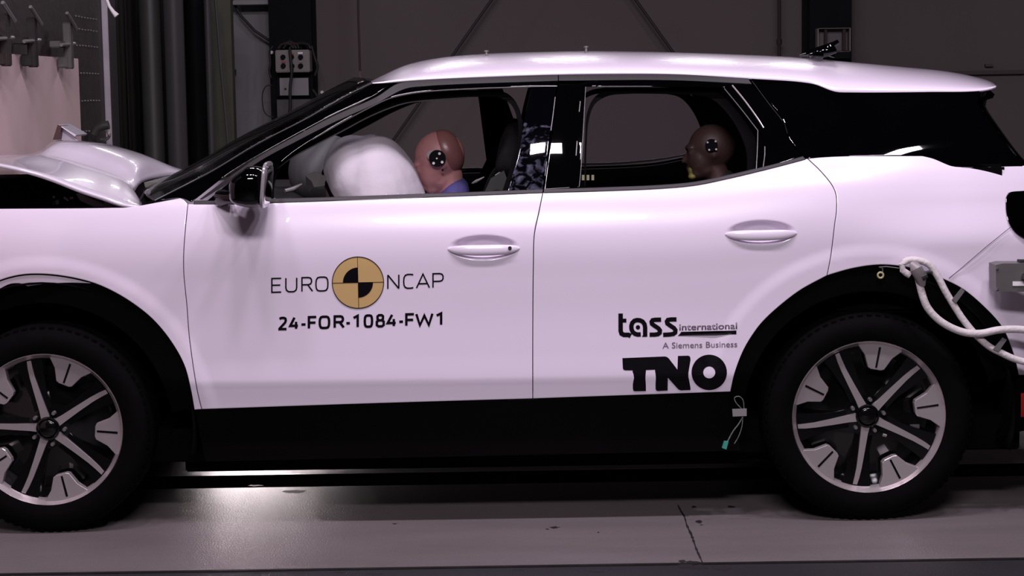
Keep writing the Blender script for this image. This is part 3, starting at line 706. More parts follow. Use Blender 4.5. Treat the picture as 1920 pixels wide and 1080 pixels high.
bridge('windscreen', [(287, 376), (400, 319), (480, 271), (575, 222), (650, 180), (697, 156)], lambda x, z: S0(x, z)+.004, lambda u: (-.115+.02*u, .02), SCREEN)
bridge('rear_window', [(1838, 172), (1834, 198), (1840, 209), (1876, 258), (1906, 296), (1940, 330)], lambda x, z: S0(x, z)+.006, (.10, -.01), REARG)
bridge('tailgate', [(1940, 330), (2020, 345), (2040, 380), (2050, 500), (2052, 600)], lambda x, z: S0(x, z)+.01, (.10, 0), PAINT, thick=.02)
bridge('rear_bumper_skin', [(2052, 600), (2066, 640), (2060, 704), (2050, 800), (2000, 815)], lambda x, z: S0(x, z)+.01, (.13, 0), BPLAST, thick=.02)

# ---- crumpled bonnet lofted through its traced creases
def loft(rows, name, m, thick, nv=6, parent=car, auto=None):
    N = 48; R = []
    for (px, Y) in rows:
        c = catmull([tuple(map(float, p)) for p in px], 4)
        L = [0]
        for a, b in zip(c, c[1:]): L.append(L[-1]+math.dist(a, b))
        out = []
        for i in range(N+1):
            d = L[-1]*i/N; k = 0
            while k < len(L)-2 and L[k+1] < d: k += 1
            f_ = (d-L[k])/max(1e-9, L[k+1]-L[k]); q = (c[k][0]+(c[k+1][0]-c[k][0])*f_, c[k][1]+(c[k+1][1]-c[k][1])*f_)
            w_ = at(q[0], q[1], Y); w_.x = max(w_.x, -2.05); out.append(w_)
        R.append(out)
    V = []; F = []
    cols = []
    for i in range(N+1):
        cols.append(catmull([tuple(R[k][i]) for k in range(len(R))], .035))
    # unify count
    M_ = 34
    for col in cols:
        L = [0]
        for a, b in zip(col, col[1:]): L.append(L[-1]+math.dist(a, b))
        for j in range(M_+1):
            d = L[-1]*j/M_; k = 0
            while k < len(L)-2 and L[k+1] < d: k += 1
            f_ = (d-L[k])/max(1e-9, L[k+1]-L[k]); V.append(tuple(col[k][q]+(col[k+1][q]-col[k][q])*f_ for q in range(3)))
    for i in range(N):
        for j in range(M_):
            a = i*(M_+1)+j; F.append((a, a+M_+1, a+M_+2, a+1))
    o = mesh(name, V, F, m, parent, True); md = o.modifiers.new('s', 'SOLIDIFY'); md.thickness = thick
    return o
hood = loft([([(-90, 296), (0, 308), (60, 322), (100, 335), (150, 355), (200, 372), (232, 383), (262, 386)], .10),
      ([(-90, 292), (0, 301), (60, 311), (120, 322), (180, 340), (225, 352), (258, 372), (266, 380)], .25),
      ([(-80, 288), (0, 294), (70, 291), (110, 297), (160, 311), (210, 327), (240, 340), (252, 360)], .47),
      ([(-80, 291), (0, 297), (70, 294), (110, 301), (160, 315), (208, 331), (238, 344), (253, 358)], .54),
      ([(-60, 290), (10, 292), (74, 288), (100, 273), (150, 276), (210, 296), (250, 318), (262, 345)], .62),
      ([(-50, 288), (30, 290), (82, 284), (97, 266), (150, 264), (215, 274), (285, 300), (310, 329)], .95),
      ([(0, 296), (60, 292), (92, 284), (105, 270), (160, 268), (230, 280), (300, 304), (355, 322)], 1.25),
      ([(40, 310), (90, 302), (110, 296), (130, 290), (190, 286), (250, 292), (310, 310), (352, 324)], 1.68)], 'hood', PAINT_BENT, .012)
# folded scrap of bonnet edge standing up behind the bonnet
def prism(name, px, Y0, Y1, m, parent):
    A = [at(x, y, Y0) for x, y in px]; n = len(A)
    V = [tuple(p) for p in A]+[(p.x, Y1, p.z) for p in A]
    F = [tuple(range(n))[::-1], tuple(range(n, 2*n))]+[(i, (i+1) % n, n+(i+1) % n, n+i) for i in range(n)]
    bm = bmesh.new(); vs = [bm.verts.new(v) for v in V]
    for f in F: bm.faces.new([vs[i] for i in f])
    return from_bm(name, bm, m, parent, smooth=False)
prism('torn_hood_edge', [(99, 262), (108, 234), (115, 236), (111, 262)], 1.3, 1.42, mat('torn_dark', (.05, .02, .02), .5, 0, noise=.2), hood)
prism('torn_hood_edge', [(109, 233), (143, 253), (140, 256), (113, 237)], 1.3, 1.5, PAINT_BENT, hood)
prism('torn_hood_edge', [(111, 262), (116, 240), (139, 257), (150, 268), (111, 268)], 1.34, 1.36, PAINT_BENT, hood)
# engine bay remains
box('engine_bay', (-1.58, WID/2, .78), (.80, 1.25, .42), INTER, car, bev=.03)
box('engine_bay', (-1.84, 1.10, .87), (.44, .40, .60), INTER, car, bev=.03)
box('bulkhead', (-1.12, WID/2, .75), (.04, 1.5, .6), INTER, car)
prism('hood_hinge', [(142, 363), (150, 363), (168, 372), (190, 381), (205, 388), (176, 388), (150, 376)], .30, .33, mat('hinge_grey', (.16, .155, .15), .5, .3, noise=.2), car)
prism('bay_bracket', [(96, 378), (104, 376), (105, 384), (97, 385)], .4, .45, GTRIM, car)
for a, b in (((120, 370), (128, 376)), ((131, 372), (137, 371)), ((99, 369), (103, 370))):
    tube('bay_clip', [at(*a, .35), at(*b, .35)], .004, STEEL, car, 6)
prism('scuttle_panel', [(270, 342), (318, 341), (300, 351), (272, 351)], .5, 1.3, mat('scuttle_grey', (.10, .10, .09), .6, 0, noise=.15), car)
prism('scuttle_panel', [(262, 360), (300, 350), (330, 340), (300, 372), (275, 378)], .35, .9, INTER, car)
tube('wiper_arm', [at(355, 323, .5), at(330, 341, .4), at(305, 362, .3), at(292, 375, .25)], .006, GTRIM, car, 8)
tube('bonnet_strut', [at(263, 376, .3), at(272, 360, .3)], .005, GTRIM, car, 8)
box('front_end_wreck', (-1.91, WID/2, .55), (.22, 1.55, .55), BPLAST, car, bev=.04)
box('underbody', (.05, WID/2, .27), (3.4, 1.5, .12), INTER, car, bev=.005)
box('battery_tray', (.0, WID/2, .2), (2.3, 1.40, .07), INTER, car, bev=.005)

# ---- doors: handles, mirror, inner trims
for (cx, cz, ax, az), (A_, B_), lock in ((HNDS[0], (FD, FD2), True), (HNDS[1], (RD, RD2), False)):
    for side, par in ((0, A_), (1, B_)):
        V = []; F = []; n = 28; m_ = 14
        for i in range(n+1):
            u = -1+2*i/n; w = .0155*(1-abs(u)**3.2)**.6+.0025
            x = cx+u*ax*.985; zc = cz-.004-.004*(1-u*u); yc = S0(x, zc)-.013*(1-u**4)+.002
            for j in range(m_):
                a = 2*math.pi*j/m_
                y = yc+.0085*(1-.5*abs(u)**3)*math.sin(a); z = zc+w*math.cos(a)
                V.append((x, y if side == 0 else WID-y, z))
        for i in range(n):
            for j in range(m_):
                a = i*m_+j; b = i*m_+(j+1) % m_; f_ = (a, b, b+m_, a+m_)
                F.append(f_[::-1] if side else f_)
        o = mesh('door_handle', V, F, PAINT, par, True)
        if lock and side == 0:
            bm = bmesh.new(); bmesh.ops.create_cone(bm, cap_ends=True, segments=16, radius1=.006, radius2=.006, depth=.004)
            q = at(956, 465, lambda x, z: S0(x, z)-.017)
            bmesh.ops.transform(bm, matrix=Matrix.Translation(q) @ Matrix.Rotation(math.pi/2, 4, 'X'), verts=bm.verts)
            from_bm('lock_cylinder', bm, BELT, par)
for par, side in ((FD, 0), (FD2, 1), (RD, 0), (RD2, 1)):
    x0, x1 = (-1.05, .02) if par in (FD, FD2) else (.09, .78)
    c = .115 if side == 0 else WID-.115
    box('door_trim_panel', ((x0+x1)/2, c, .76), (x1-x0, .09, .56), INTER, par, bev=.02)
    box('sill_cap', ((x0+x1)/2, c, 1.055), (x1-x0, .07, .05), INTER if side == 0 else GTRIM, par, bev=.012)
STRIPM = mat('pale_sill_strip', (.34, .32, .34), .4, .1, noise=.08)
tube('sill_strip', [at(x, y, 1.80) for x, y in catmull([(1086., 308.), (1150., 306.5), (1200., 303.), (1245., 298.), (1300., 288.)], 6)], .0055, STRIPM, RD2, 8)
tube('sill_strip', [at(x, y, 1.79) for x, y in ((560, 323), (620, 322.5), (780, 319.5), (905, 316.5))], .0055, STRIPM, FD2, 8)
# quarter trims inside the body
for s_ in (0, 1):
    c = .16 if s_ == 0 else WID-.16
    box('boot_side_trim', (1.3, c, .95), (.75, .06, .5), INTER, car, bev=.01)
    box('pillar_inner_trim', (.075, c-.05 if s_ == 0 else c+.05, .85), (.16, .06, .55), INTER, car, bev=.01)
def lerp_prism(name, px_, Ya, Yb, m, parent): return prism(name, px_, Ya, Yb, m, parent)
# far side pillar trims (seen through both windows)
prism('far_pillar_trim', [(894, 160), (940, 160), (965, 228), (985, 300), (985, 345), (890, 345), (912, 300), (903, 230)], 1.60, 1.66, INTER, car)
prism('far_pillar_trim', [(1298, 160), (1440, 160), (1440, 340), (1345, 340), (1335, 250), (1322, 226), (1300, 188)], 1.55, 1.62, INTER, car)

def superell(bm, c, r, rot=None, e=.5, nu=28, nv=18, shape=None):
    def sp(v): return math.copysign(abs(v)**e, v)
    M = Matrix.Translation(c) @ (rot.to_matrix().to_4x4() if rot else Matrix.Identity(4))
    rows = []
    for i in range(nv+1):
        ph = -math.pi/2+math.pi*i/nv; row = []
        for j in range(nu):
            th = 2*math.pi*j/nu
            p = Vector((r[0]*sp(math.cos(ph))*sp(math.cos(th)), r[1]*sp(math.cos(ph))*sp(math.sin(th)), r[2]*sp(math.sin(ph))))
            if shape: p = shape(p)
            row.append(bm.verts.new(M @ p))
        rows.append(row)
    for i in range(nv):
        for j in range(nu):
            try: bm.faces.new((rows[i][j], rows[i][(j+1) % nu], rows[i+1][(j+1) % nu], rows[i+1][j]))
            except ValueError: pass
    bmesh.ops.remove_doubles(bm, verts=bm.verts, dist=1e-5)
    return bm
# door mirrors
for side, par in ((0, FD), (1, FD2)):
    c = at(468, 350, -.10); sgn = 1 if side == 0 else -1
    cy = -.10 if side == 0 else WID+.10
    def mshape(p):
        k = 1-.35*max(0, -p.x/.06)
        return Vector((p.x, p.y, p.z*k-.012*max(0, -p.x/.06)))
    mir = from_bm('door_mirror', superell(bmesh.new(), (c.x, cy, c.z), (.062, .115, .066), None, .55, shape=mshape), GBLACK, par)
    fr = superell(bmesh.new(), (c.x+.055, cy, c.z+.006), (.008, .112, .075), Euler((0, math.radians(6), 0)), .45)
    from_bm('mirror_frame', fr, mat('mirror_frame_grey', (.3, .28, .3), .2, .2, noise=.1), par)
    bm = superell(bmesh.new(), (c.x+.062, cy, c.z+.006), (.003, .10, .062), Euler((0, math.radians(6), 0)), .45)
    from_bm('mirror_glass', bm, mat('mirror_glass', (.7, .7, .7), .03, 1, noise=.02), par)
    f0 = at(415, 372, .03)
    tube('mirror_foot', [(f0.x+.0, .05 if side == 0 else WID-.05, f0.z+.0), (f0.x+.03, -.01 if side == 0 else WID+.01, f0.z+.006), (c.x-.01, cy+sgn*.06, c.z-.035)], [.03, .022, .024], GBLACK, par, 14)

# ---- wheels
U_ = .258/372
def wheel(cx, y0, phase, sgn, steer=0):
    """rim faces -Y for sgn=1"""
    def P(r, a, y): return (cx+r*math.cos(a), y0+sgn*y, WZ+r*math.sin(a))
    def lathe(name, prof_, m, parent, n=96, closed=True):
        V = []; F = []
        for i in range(n):
            a = 2*math.pi*i/n
            for (r, y) in prof_: V.append(P(r, a, y))
        k = len(prof_)
        for i in range(n):
            for j in range(k-(0 if closed else 1)):
                jj = (j+1) % k; i2 = (i+1) % n
                F.append((i*k+j, i2*k+j, i2*k+jj, i*k+jj))
        bm = bmesh.new(); vs = [bm.verts.new(v) for v in V]
        for f in F: bm.faces.new([vs[q] for q in f])
        return from_bm(name, bm, m, parent, auto=38)
    rim = lathe('wheel', [(.2555, .004), (.258, -.004), (.2605, 0), (.262, .02), (.25, .03), (.245, .20), (.235, .20), (.240, .035), (.247, .012)], RIMM, car)
    lathe('tyre', [(.256, .010), (.262, -.004), (.285, -.014), (.315, -.015), (.338, -.004), (.349, .014), (.3535, .04), (.355, .07), (.355, .17), (.352, .21), (.335, .24), (.29, .245), (.25, .215), (.25, .03)], RUBBER, rim)
    # tread shoulder blocks
    bm = bmesh.new()
    for k in range(72):
        a = 2*math.pi*k/72; c = P(.3465, a, .0085)
        box_bm(c, (.006, .012, .016), Euler((0, -a, 0)), bm=bm)
    from_bm('tread_block', bm, mat('tread_grey', (.0014, .0014, .0014), .85, 0, noise=.2, spec=.04), rim, smooth=False)
    # black dish behind the spokes
    lathe('wheel_dish', [(.0, .045), (.07, .040), (.12, .060), (.20, .075), (.246, .060), (.250, .03), (.246, .028), (.20, .085), (.0, .085)], RIMB, rim, closed=False)
    # plates with a depth
    def plate(name, pts, yf, th, m, bev=.002):
        bm = bmesh.new(); n = len(pts)
        cxm = sum(p[0] for p in pts)/n; czm = sum(p[1] for p in pts)/n
        ins = [(cxm+(x-cxm)*.97, czm+(z-czm)*.97) for x, z in pts]
        rr = lambda x, z: math.hypot(x, z)
        A = [bm.verts.new((cx+x, y0+sgn*(yf(rr(x, z))), WZ+z)) for x, z in ins]
        B = [bm.verts.new((cx+x, y0+sgn*(yf(rr(x, z))+bev), WZ+z)) for x, z in pts]
        C = [bm.verts.new((cx+x, y0+sgn*(yf(rr(x, z))+th), WZ+z)) for x, z in pts]
        bm.faces.new(A); bm.faces.new(C)
        for i in range(n):
            j = (i+1) % n
            bm.faces.new((A[i], A[j], B[j], B[i])); bm.faces.new((B[i], B[j], C[j], C[i]))
        return from_bm(name, bm, m, rim, smooth=False)
    yf = lambda r: .030-.10*max(0, (r-.05))*.25 - .0
    for k in range(5):
        a = phase+k*2*math.pi/5
        def rot(u, v, a=a): return (u*math.cos(a)-v*math.sin(a), u*math.sin(a)+v*math.cos(a))
        # slender spoke: slightly bent, tapering
        up = []; dn = []
        for (u, w, b) in ((.030, .015, 0), (.06, .0125, 0), (.12, .0105, .0015), (.18, .009, .002), (.215, .0085, 0), (.240, .0075, -.003)):
            up.append(rot(u, b+w)); dn.append(rot(u, b-w))
        plate('spoke', up+dn[::-1], yf, .035, RIMM)
        # dark flanks beside each spoke
        up = [rot(u, w) for u, w in ((.05, .032), (.12, .030), (.2, .042), (.246, .052))]; dn = [rot(u, -w) for u, w in ((.05, .032), (.12, .030), (.2, .042), (.246, .052))]
        plate('spoke_flank', up+dn[::-1], lambda r: .046-.02*(r/.25), .03, RIMB)
        # rim paddle between spokes, with its slot
        a2 = a+math.pi/5
        def pol(r, d, a2=a2): return (r*math.cos(a2+d), r*math.sin(a2+d))
        h = math.radians(18.5)
        pts = [pol(.2555, -h+2*h*q/12) for q in range(13)]
        pts += [pol(.212, math.radians(12.8)), pol(.168, math.radians(9.5)), pol(.162, math.radians(6)), pol(.162, math.radians(-6)), pol(.168, math.radians(-9.5)), pol(.212, math.radians(-12.8))]
        plate('rim_paddle', pts, lambda r: .020-.10*max(0, r-.16), .03, RIMM)
        sl = [pol(.168, .028), pol(.240, .022), pol(.240, -.010), pol(.168, -.012)]
        plate('paddle_slot', sl, lambda r: .0185-.10*max(0, r-.16), .004, RIMB, bev=.0005)
        b = a2; q = P(.056, b, .032)
        bm = bmesh.new(); bmesh.ops.create_cone(bm, cap_ends=True, segments=12, radius1=.0075, radius2=.006, depth=.02)
        bmesh.ops.transform(bm, matrix=Matrix.Translation(q) @ Matrix.Rotation(math.pi/2*sgn, 4, 'X'), verts=bm.verts)
        from_bm('wheel_bolt', bm, STEEL, rim)
    lathe('hub', [(.034, .022), (.040, .026), (.042, .06), (.030, .06)], RIMB, rim, 40)
    lathe('wheel_cap', [(.0, .018), (.022, .019), (.030, .024), (.034, .034), (.034, .05), (.0, .05)], RIMB, rim, 40, closed=False)
    lathe('brake_disc', [(.06, .09), (.155, .09), (.155, .11), (.06, .11)], DSTEEL, rim, 60)
    return rim
wr = wheel(XR, .035, math.radians(44.5), 1); wf = wheel(XF, .035, math.radians(32), 1)
wheel(XR, WID-.035, .3, -1); wheel(XF, WID-.035, .9, -1)
prism('brake_caliper', [(1706, 796), (1724, 796), (1724, 810), (1712, 810)], .10, .13, STEEL, wr)
tube('valve_stem', [at(1655, 815, .03), at(1662, 817, .03)], .005, STEEL, wr, 8)

# ---- lettering and emblem on the doors (thin film following the sheet metal)
def film(name, polys, m, parent, off=-.0012, th=.0008):
    bm = bmesh.new()
    for (pts) in polys:
        n = len(pts)
        xs_ = [p[0] for p in pts]; ys_ = [p[1] for p in pts]; ext = []
        gx = int(min(xs_)/5)*5
        while gx < max(xs_):
            gy = int(min(ys_)/5)*5
            while gy < max(ys_):
                if inside(pts, gx+.013, gy+.017) and min((q[0]-gx)**2+(q[1]-gy)**2 for q in pts) > .3: ext.append((gx+.013, gy+.017))
                gy += 5
            gx += 5
        vs = [Vector(p) for p in list(pts)+ext]
        ov, oe, of, orv, _, _ = delaunay_2d_cdt(vs, [], [list(range(n))], 1, 1e-6)
        P3 = [at(v.x, v.y, lambda x, z: S0(x, z)+off) for v in ov]
        b = [bm.verts.new(p) for p in P3]; c = [bm.verts.new(p+Vector((0, th, 0))) for p in P3]
        for f in of:
            if len(set(f)) >= 3:
                bm.faces.new([b[i] for i in f])
        idx = {}
        for k, l in enumerate(orv):
            for q in l: idx[q] = k
        for i in range(n):
            j = (i+1) % n
            if idx.get(i, 0) != idx.get(j, 0):
                try: bm.faces.new((b[idx[i]], b[idx[j]], c[idx[j]], c[idx[i]]))
                except ValueError: pass
    me = bpy.data.meshes.new(name); bm.normal_update()
    for f in bm.faces:
        if f.normal.y > .3: f.normal_flip()
    bm.to_mesh(me); bm.free(); me.materials.append(m)
    return link(name, me, parent)
def stroke(pts, w, closed=False):
    """polyline -> one polygon with mitred corners"""
    P = [Vector(p) for p in pts]; n = len(P); L = []; R = []
    if closed: P = P[:-1]; n -= 1
    for i in range(n):
        if closed: a, b, c = P[i-1], P[i], P[(i+1) % n]
        else: a, b, c = P[max(i-1, 0)], P[i], P[min(i+1, n-1)]
        e1 = (b-a) if (b-a).length > 1e-9 else (c-b); e2 = (c-b) if (c-b).length > 1e-9 else (b-a)
        e1 = e1.normalized(); e2 = e2.normalized()
        n1 = Vector((-e1.y, e1.x)); n2 = Vector((-e2.y, e2.x)); m = n1+n2
        if m.length < .3: m = n1
        m.normalize(); k = w/2/max(.45, m.dot(n1))
        L.append(tuple(b+m*k)); R.append(tuple(b-m*k))
    out = []
    rng = range(n) if closed else range(n-1)
    for i in rng:
        j = (i+1) % n; out.append([L[i], L[j], R[j], R[i]])
    return out
O_ = [(.22, 1), (.5, 1), (.63, .95), (.70, .8), (.72, .6), (.72, .4), (.70, .2), (.63, .05), (.5, 0), (.22, 0), (.09, .05), (.02, .2), (0, .4), (0, .6), (.02, .8), (.09, .95), (.22, 1)]
G = {'E': (.62, [[(.62, 1), (0, 1), (0, 0), (.62, 0)], [(0, .51), (.56, .51)]]),
 'U': (.7, [[(0, 1), (0, .3), (.04, .12), (.17, .01), (.35, 0), (.53, .01), (.66, .12), (.7, .3), (.7, 1)]]),
 'R': (.66, [[(0, 0), (0, 1), (.4, 1), (.54, .95), (.6, .82), (.6, .66), (.54, .53), (.4, .48), (0, .48)], [(.36, .48), (.66, 0)]]),
 'O': (.72, [O_]), '0': (.6, [[(x*.83, y) for x, y in O_]]),
 'N': (.7, [[(0, 0), (0, 1)], [(0, 1), (.7, 0)], [(.7, 0), (.7, 1)]]),
 'C': (.6, [[(.6, .97), (.45, 1), (.24, 1), (.1, .94), (.02, .78), (0, .5), (.02, .22), (.1, .06), (.24, 0), (.45, 0), (.6, .03)]]),
 'A': (.8, [[(0, 0), (.4, 1), (.8, 0)], [(.14, .3), (.66, .3)]]),
 'P': (.64, [[(0, 0), (0, 1), (.42, 1), (.57, .95), (.64, .82), (.64, .62), (.57, .49), (.42, .44), (0, .44)]]),
 '2': (.62, [[(.03, .93), (.2, 1), (.4, 1), (.53, .93), (.56, .76), (.5, .58), (.03, .05), (.03, 0), (.62, 0)]]),
 '4': (.66, [[(.5, 0), (.5, .62)], [(.36, 1), (.0, .27), (.66, .27)]]),
 '-': (.35, [[(-.12, .36), (.47, .36)]]),
 'F': (.6, [[(.6, 1), (0, 1), (0, 0)], [(0, .5), (.54, .5)]]),
 '1': (.3, [[(0, .82), (.3, 1), (.3, 0)]]),
 '8': (.62, [[(.2, 1), (.42, 1), (.54, .9), (.54, .66), (.42, .54), (.2, .54), (.08, .66), (.08, .9), (.2, 1)], [(.17, .54), (.45, .54), (.6, .42), (.6, .12), (.45, 0), (.17, 0), (.02, .12), (.02, .42), (.17, .54)]]),
 'W': (.95, [[(0, 1), (.21, 0), (.475, .85), (.74, 0), (.95, 1)]])}
def word(items, org, sc, slope, h, w, base0):
    polys = []
    for ch, x0, x1 in items:
        gw, strokes = G[ch]
        for s in strokes:
            pts = []
            hw = w/2
            for (u, v) in s:
                X = x0+hw+(x1-x0-2*hw)*u/gw; Yb = base0-hw+slope*(X-items[0][1])-v*(h-2*hw)
                pts.append((org[0]+X/sc, org[1]+Yb/sc))
            cl = s[0] == s[-1] and len(s) > 3
            # extend open ends
            polys += stroke(pts, w/sc, cl)
    return polys
Z4 = ((480, 440), 4.571)
film('lettering', word([('E', 130, 222), ('U', 250, 355), ('R', 388, 490), ('O', 508, 622)], *Z4, -.029, 130, 12, 500), INK, FD)
film('lettering', word([('N', 1124, 1230), ('C', 1260, 1354), ('A', 1370, 1492), ('P', 1511, 1609)], *Z4, -.029, 130, 12, 470), INK, FD)
film('lettering', word([('2', 188, 272), ('4', 283, 370), ('-', 386, 428), ('F', 443, 527), ('O', 536, 637), ('R', 664, 762), ('-', 770, 809), ('1', 826, 882), ('0', 922, 1005), ('8', 1023, 1107), ('4', 1118, 1208), ('-', 1224, 1264), ('F', 1278, 1364), ('W', 1364, 1522), ('1', 1538, 1597)], *Z4, -.0286, 117, 21, 821), INK, FD)
def arc(cx, cy, r, a0, a1, n=48): return [(cx+r*math.cos(math.radians(a0+(a1-a0)*k/n)), cy+r*math.sin(math.radians(a0+(a1-a0)*k/n))) for k in range(n+1)]
EC = (671.2, 529.8)
film('emblem', [arc(*EC, 48.4, 0, 360, 72)[:-1]], GOLD, FD, off=-.0010)
rings = stroke(arc(*EC, 48.2, 0, 360, 72), 1.4, True)
rings += [[EC]+arc(*EC, 28.2, 179, 269, 24)] + [[EC]+arc(*EC, 28.2, -1, 89, 24)]
rings += stroke([(EC[0]-48, EC[1]+1), (EC[0]+48, EC[1]-1)], .8)+stroke([(EC[0]-1, EC[1]-48), (EC[0]+1.5, EC[1]+48)], .8)
film('emblem_marks', rings, INK, FD, off=-.0022)
def z2(x, y): return (1130+x/5.4, 560+y/5.4)
tass = []
tass += stroke([z2(*p) for p in [(182, 150), (182, 325), (190, 352), (215, 366), (262, 366), (285, 378)]], 8.4)
tass += stroke([z2(*p) for p in [(182, 222), (240, 221)]], 7.2)
tass += stroke([z2(*p) for p in [(430, 384), (430, 290), (424, 258), (405, 232), (378, 219), (348, 216), (320, 224), (299, 246), (290, 275), (292, 308), (304, 336), (328, 356), (355, 363), (386, 361)]], 8.2)
tass += [[z2(*p) for p in arc(357, 290, 22, 0, 360, 20)[:-1]]]+stroke([z2(*p) for p in [(400, 380), (445, 380)]], 2)
tass += stroke([z2(*p) for p in [(592, 212), (530, 213), (505, 218), (495, 234), (499, 254), (520, 270), (565, 300), (580, 320), (578, 345), (560, 359), (525, 364), (475, 364)]], 8.0)
tass += stroke([z2(*p) for p in [(748, 209), (690, 210), (660, 215), (650, 230), (654, 250), (675, 266), (722, 297), (737, 318), (735, 342), (715, 357), (680, 362), (612, 366)]], 8.0)
tass += [[z2(*p) for p in [(762, 376), (785, 352), (795, 336), (1354, 322), (1354, 360)]]]
film('lettering', tass, INK, RD)
tno = [[z2(*p) for p in [(200, 602), (630, 585), (650, 590), (668, 603), (757, 718), (762, 580), (866, 577), (882, 584), (889, 602), (889, 925), (790, 928), (770, 920), (755, 905), (660, 800), (658, 930), (560, 935), (543, 930), (536, 915), (530, 718), (438, 722), (438, 935), (325, 937), (311, 930), (306, 912), (303, 725), (228, 725), (210, 718), (204, 702)]]]
out_ = arc(1079, 746, 179, 0, 360, 60)[:-1]; in_ = arc(1079, 746, 61, 0, 360, 60)[:-1]
for k in range(60): tno.append([z2(*out_[k]), z2(*out_[(k+1) % 60]), z2(*in_[(k+1) % 60]), z2(*in_[k])])
film('lettering', tno, INK, RD)
def font_film(txt, x0, x1, yb, slope, h, m, parent, bold=0):
    c = bpy.data.curves.new('t', 'FONT'); c.body = txt; c.offset = bold; c.resolution_u = 3; c.fill_mode = 'BOTH'
    o = bpy.data.objects.new('t', c); COL.objects.link(o); bpy.context.view_layer.update()
    me = bpy.data.meshes.new_from_object(o.evaluated_get(bpy.context.evaluated_depsgraph_get()))
    bpy.data.objects.remove(o)
    xs = [v.co.x for v in me.vertices]; ys = [v.co.y for v in me.vertices]
    mx = min(xs); sx = (x1-x0)/(max(xs)-mx); sy = h/.73
    for v in me.vertices:
        px = x0+(v.co.x-mx)*sx; py = yb+slope*(px-x0)-v.co.y*sy
        v.co = at(px, py, lambda x, z: S0(x, z)-.0016)
    me.materials.clear(); me.materials.append(m); me.name = 'lettering'
    o = link('lettering', me, parent)
    md = o.modifiers.new('s', 'SOLIDIFY'); md.thickness = .0005
    return o
font_film('international', 1130+776/5.4, 1130+1361/5.4, 560+319/5.4, -.026, 12.5, GREYINK, RD, .012)
font_film('A Siemens Business', 1130+606/5.4, 1130+1362/5.4, 560+503/5.4, -.02, 11.5, GREYINK, RD)

# ---- roof furniture
t = None
for (px, py, h) in ((912, 100, 5), (1099, 96, 9)):
    a = at(px, py+3, .62); b = at(px, py-h+2, .62)
    tube('roof_bolt', [a, b], .005, STEEL, car, 8)
    tube('roof_bolt_head', [b, b+Vector((0, 0, .005))], .009, STEEL, car, 8)
def blobtube(px, Y, r, m, name): return tube(name, [at(x, y, Y) for x, y in px], r, m, car, 12)
an = blobtube([(1500, 104), (1520, 100), (1540, 96), (1562, 84), (1572, 78)], .72, [.006, .016, .020, .011, .009], GBLACK, 'roof_aerial')
blobtube([(1518, 104), (1535, 99), (1552, 97), (1568, 95)], .66, [.012, .02, .018, .008], GBLACK, 'roof_aerial')
blobtube([(1556, 106), (1560, 90), (1556, 80)], .70, [.018, .014, .008], GBLACK, 'roof_aerial')
an_ = blobtube([(1526, 103), (1543, 104)], .60, [.014, .014], GBLACK, 'aerial_base')

# ================================================================== CABIN
def seat(cx, cy, zb, lean, label=None, name='front_seat', w=.5):
    e = superell(bmesh.new(), (cx-.02, cy, zb), (.27, w/2, .075), None, .5)
    s = from_bm(name, e, SEATM, car)
    def bk(p): return Vector((p.x, p.y*(1-.25*max(0, p.z/.33)), p.z))
    from_bm('backrest', superell(bmesh.new(), (cx+.30, cy, zb+.33), (.075, w/2, .33), Euler((0, lean, 0)), .5, shape=bk), SEATM, s)
    from_bm('head_restraint', superell(bmesh.new(), (cx+.41, cy, zb+.74), (.05, .13, .10), Euler((0, lean, 0)), .55), SEATM, s)
    for d in (-.05, .05): tube('restraint_post', [(cx+.37, cy+d, zb+.6), (cx+.40, cy+d, zb+.72)], .007, STEEL, s, 8)
    return s
seat(-.40, .52, .52, .28); seat(-.40, WID-.52, .52, .28)
rs = from_bm('rear_seat', superell(bmesh.new(), (.62, WID/2, .55), (.27, .62, .08), None, .4), SEATM, car)
from_bm('backrest', superell(bmesh.new(), (.94, WID/2, .83), (.08, .64, .33), Euler((0, .3, 0)), .4), SEATM, rs)
for y_ in (.5, WID-.5): from_bm('head_restraint', superell(bmesh.new(), (1.01, y_, 1.23), (.05, .13, .10), Euler((0, .3, 0)), .55), SEATM, rs)
# belt buckle label, belt hardware
prism('belt_tag', [(928, 328), (939, 321), (949, 345), (936, 349)], .42, .424, mat('tag_grey', (.3, .29, .3), .6, 0, noise=.1), car)
prism('seat_side_cover', [(905, 368), (920, 335), (945, 320), (952, 340), (950, 370)], .36, .40, mat('cover_grey', (.02, .02, .022), .5, 0, noise=.1), car)
tube('seat_handle', [at(885, 344, .3), at(893, 340, .3), at(908, 332, .3)], [.003, .006, .002], STEEL, car, 8)
# dashboard
def dsh(p): return Vector((p.x, p.y, p.z*(1-.25*max(0, p.x/.2))))
da = from_bm('dashboard', superell(bmesh.new(), (-.93, WID/2, .92), (.24, .72, .14), None, .4, shape=dsh), INTER, car)
prism('instrument_display', [(573, 329), (580, 327), (616, 330), (619, 346), (590, 351), (584, 347)], .38, .62, mat('display_grey', (.13, .12, .12), .35, .1, noise=.1), da)
prism('instrument_display', [(573, 331), (583, 340), (588, 352), (580, 360), (574, 348)], .36, .38, BELT, da)
tube('air_vent', [at(534, 358, .3), at(549, 354, .32), at(566, 345, .34)], [.007, .008, .003], mat('vent_grey', (.3, .28, .29), .3, .3, noise=.1), da, 8)
tube('air_vent', [at(614, 345, .37), at(624, 345, .37)], .004, WHITEM, da, 8)
def dpz(p): return p
from_bm('far_dash_cover', superell(bmesh.new(), (-.96, 1.30, 1.04), (.16, .28, .06), Euler((0, .1, 0)), .6), mat('dusty_dash', (.10, .10, .105), .8, 0, noise=.3), da)
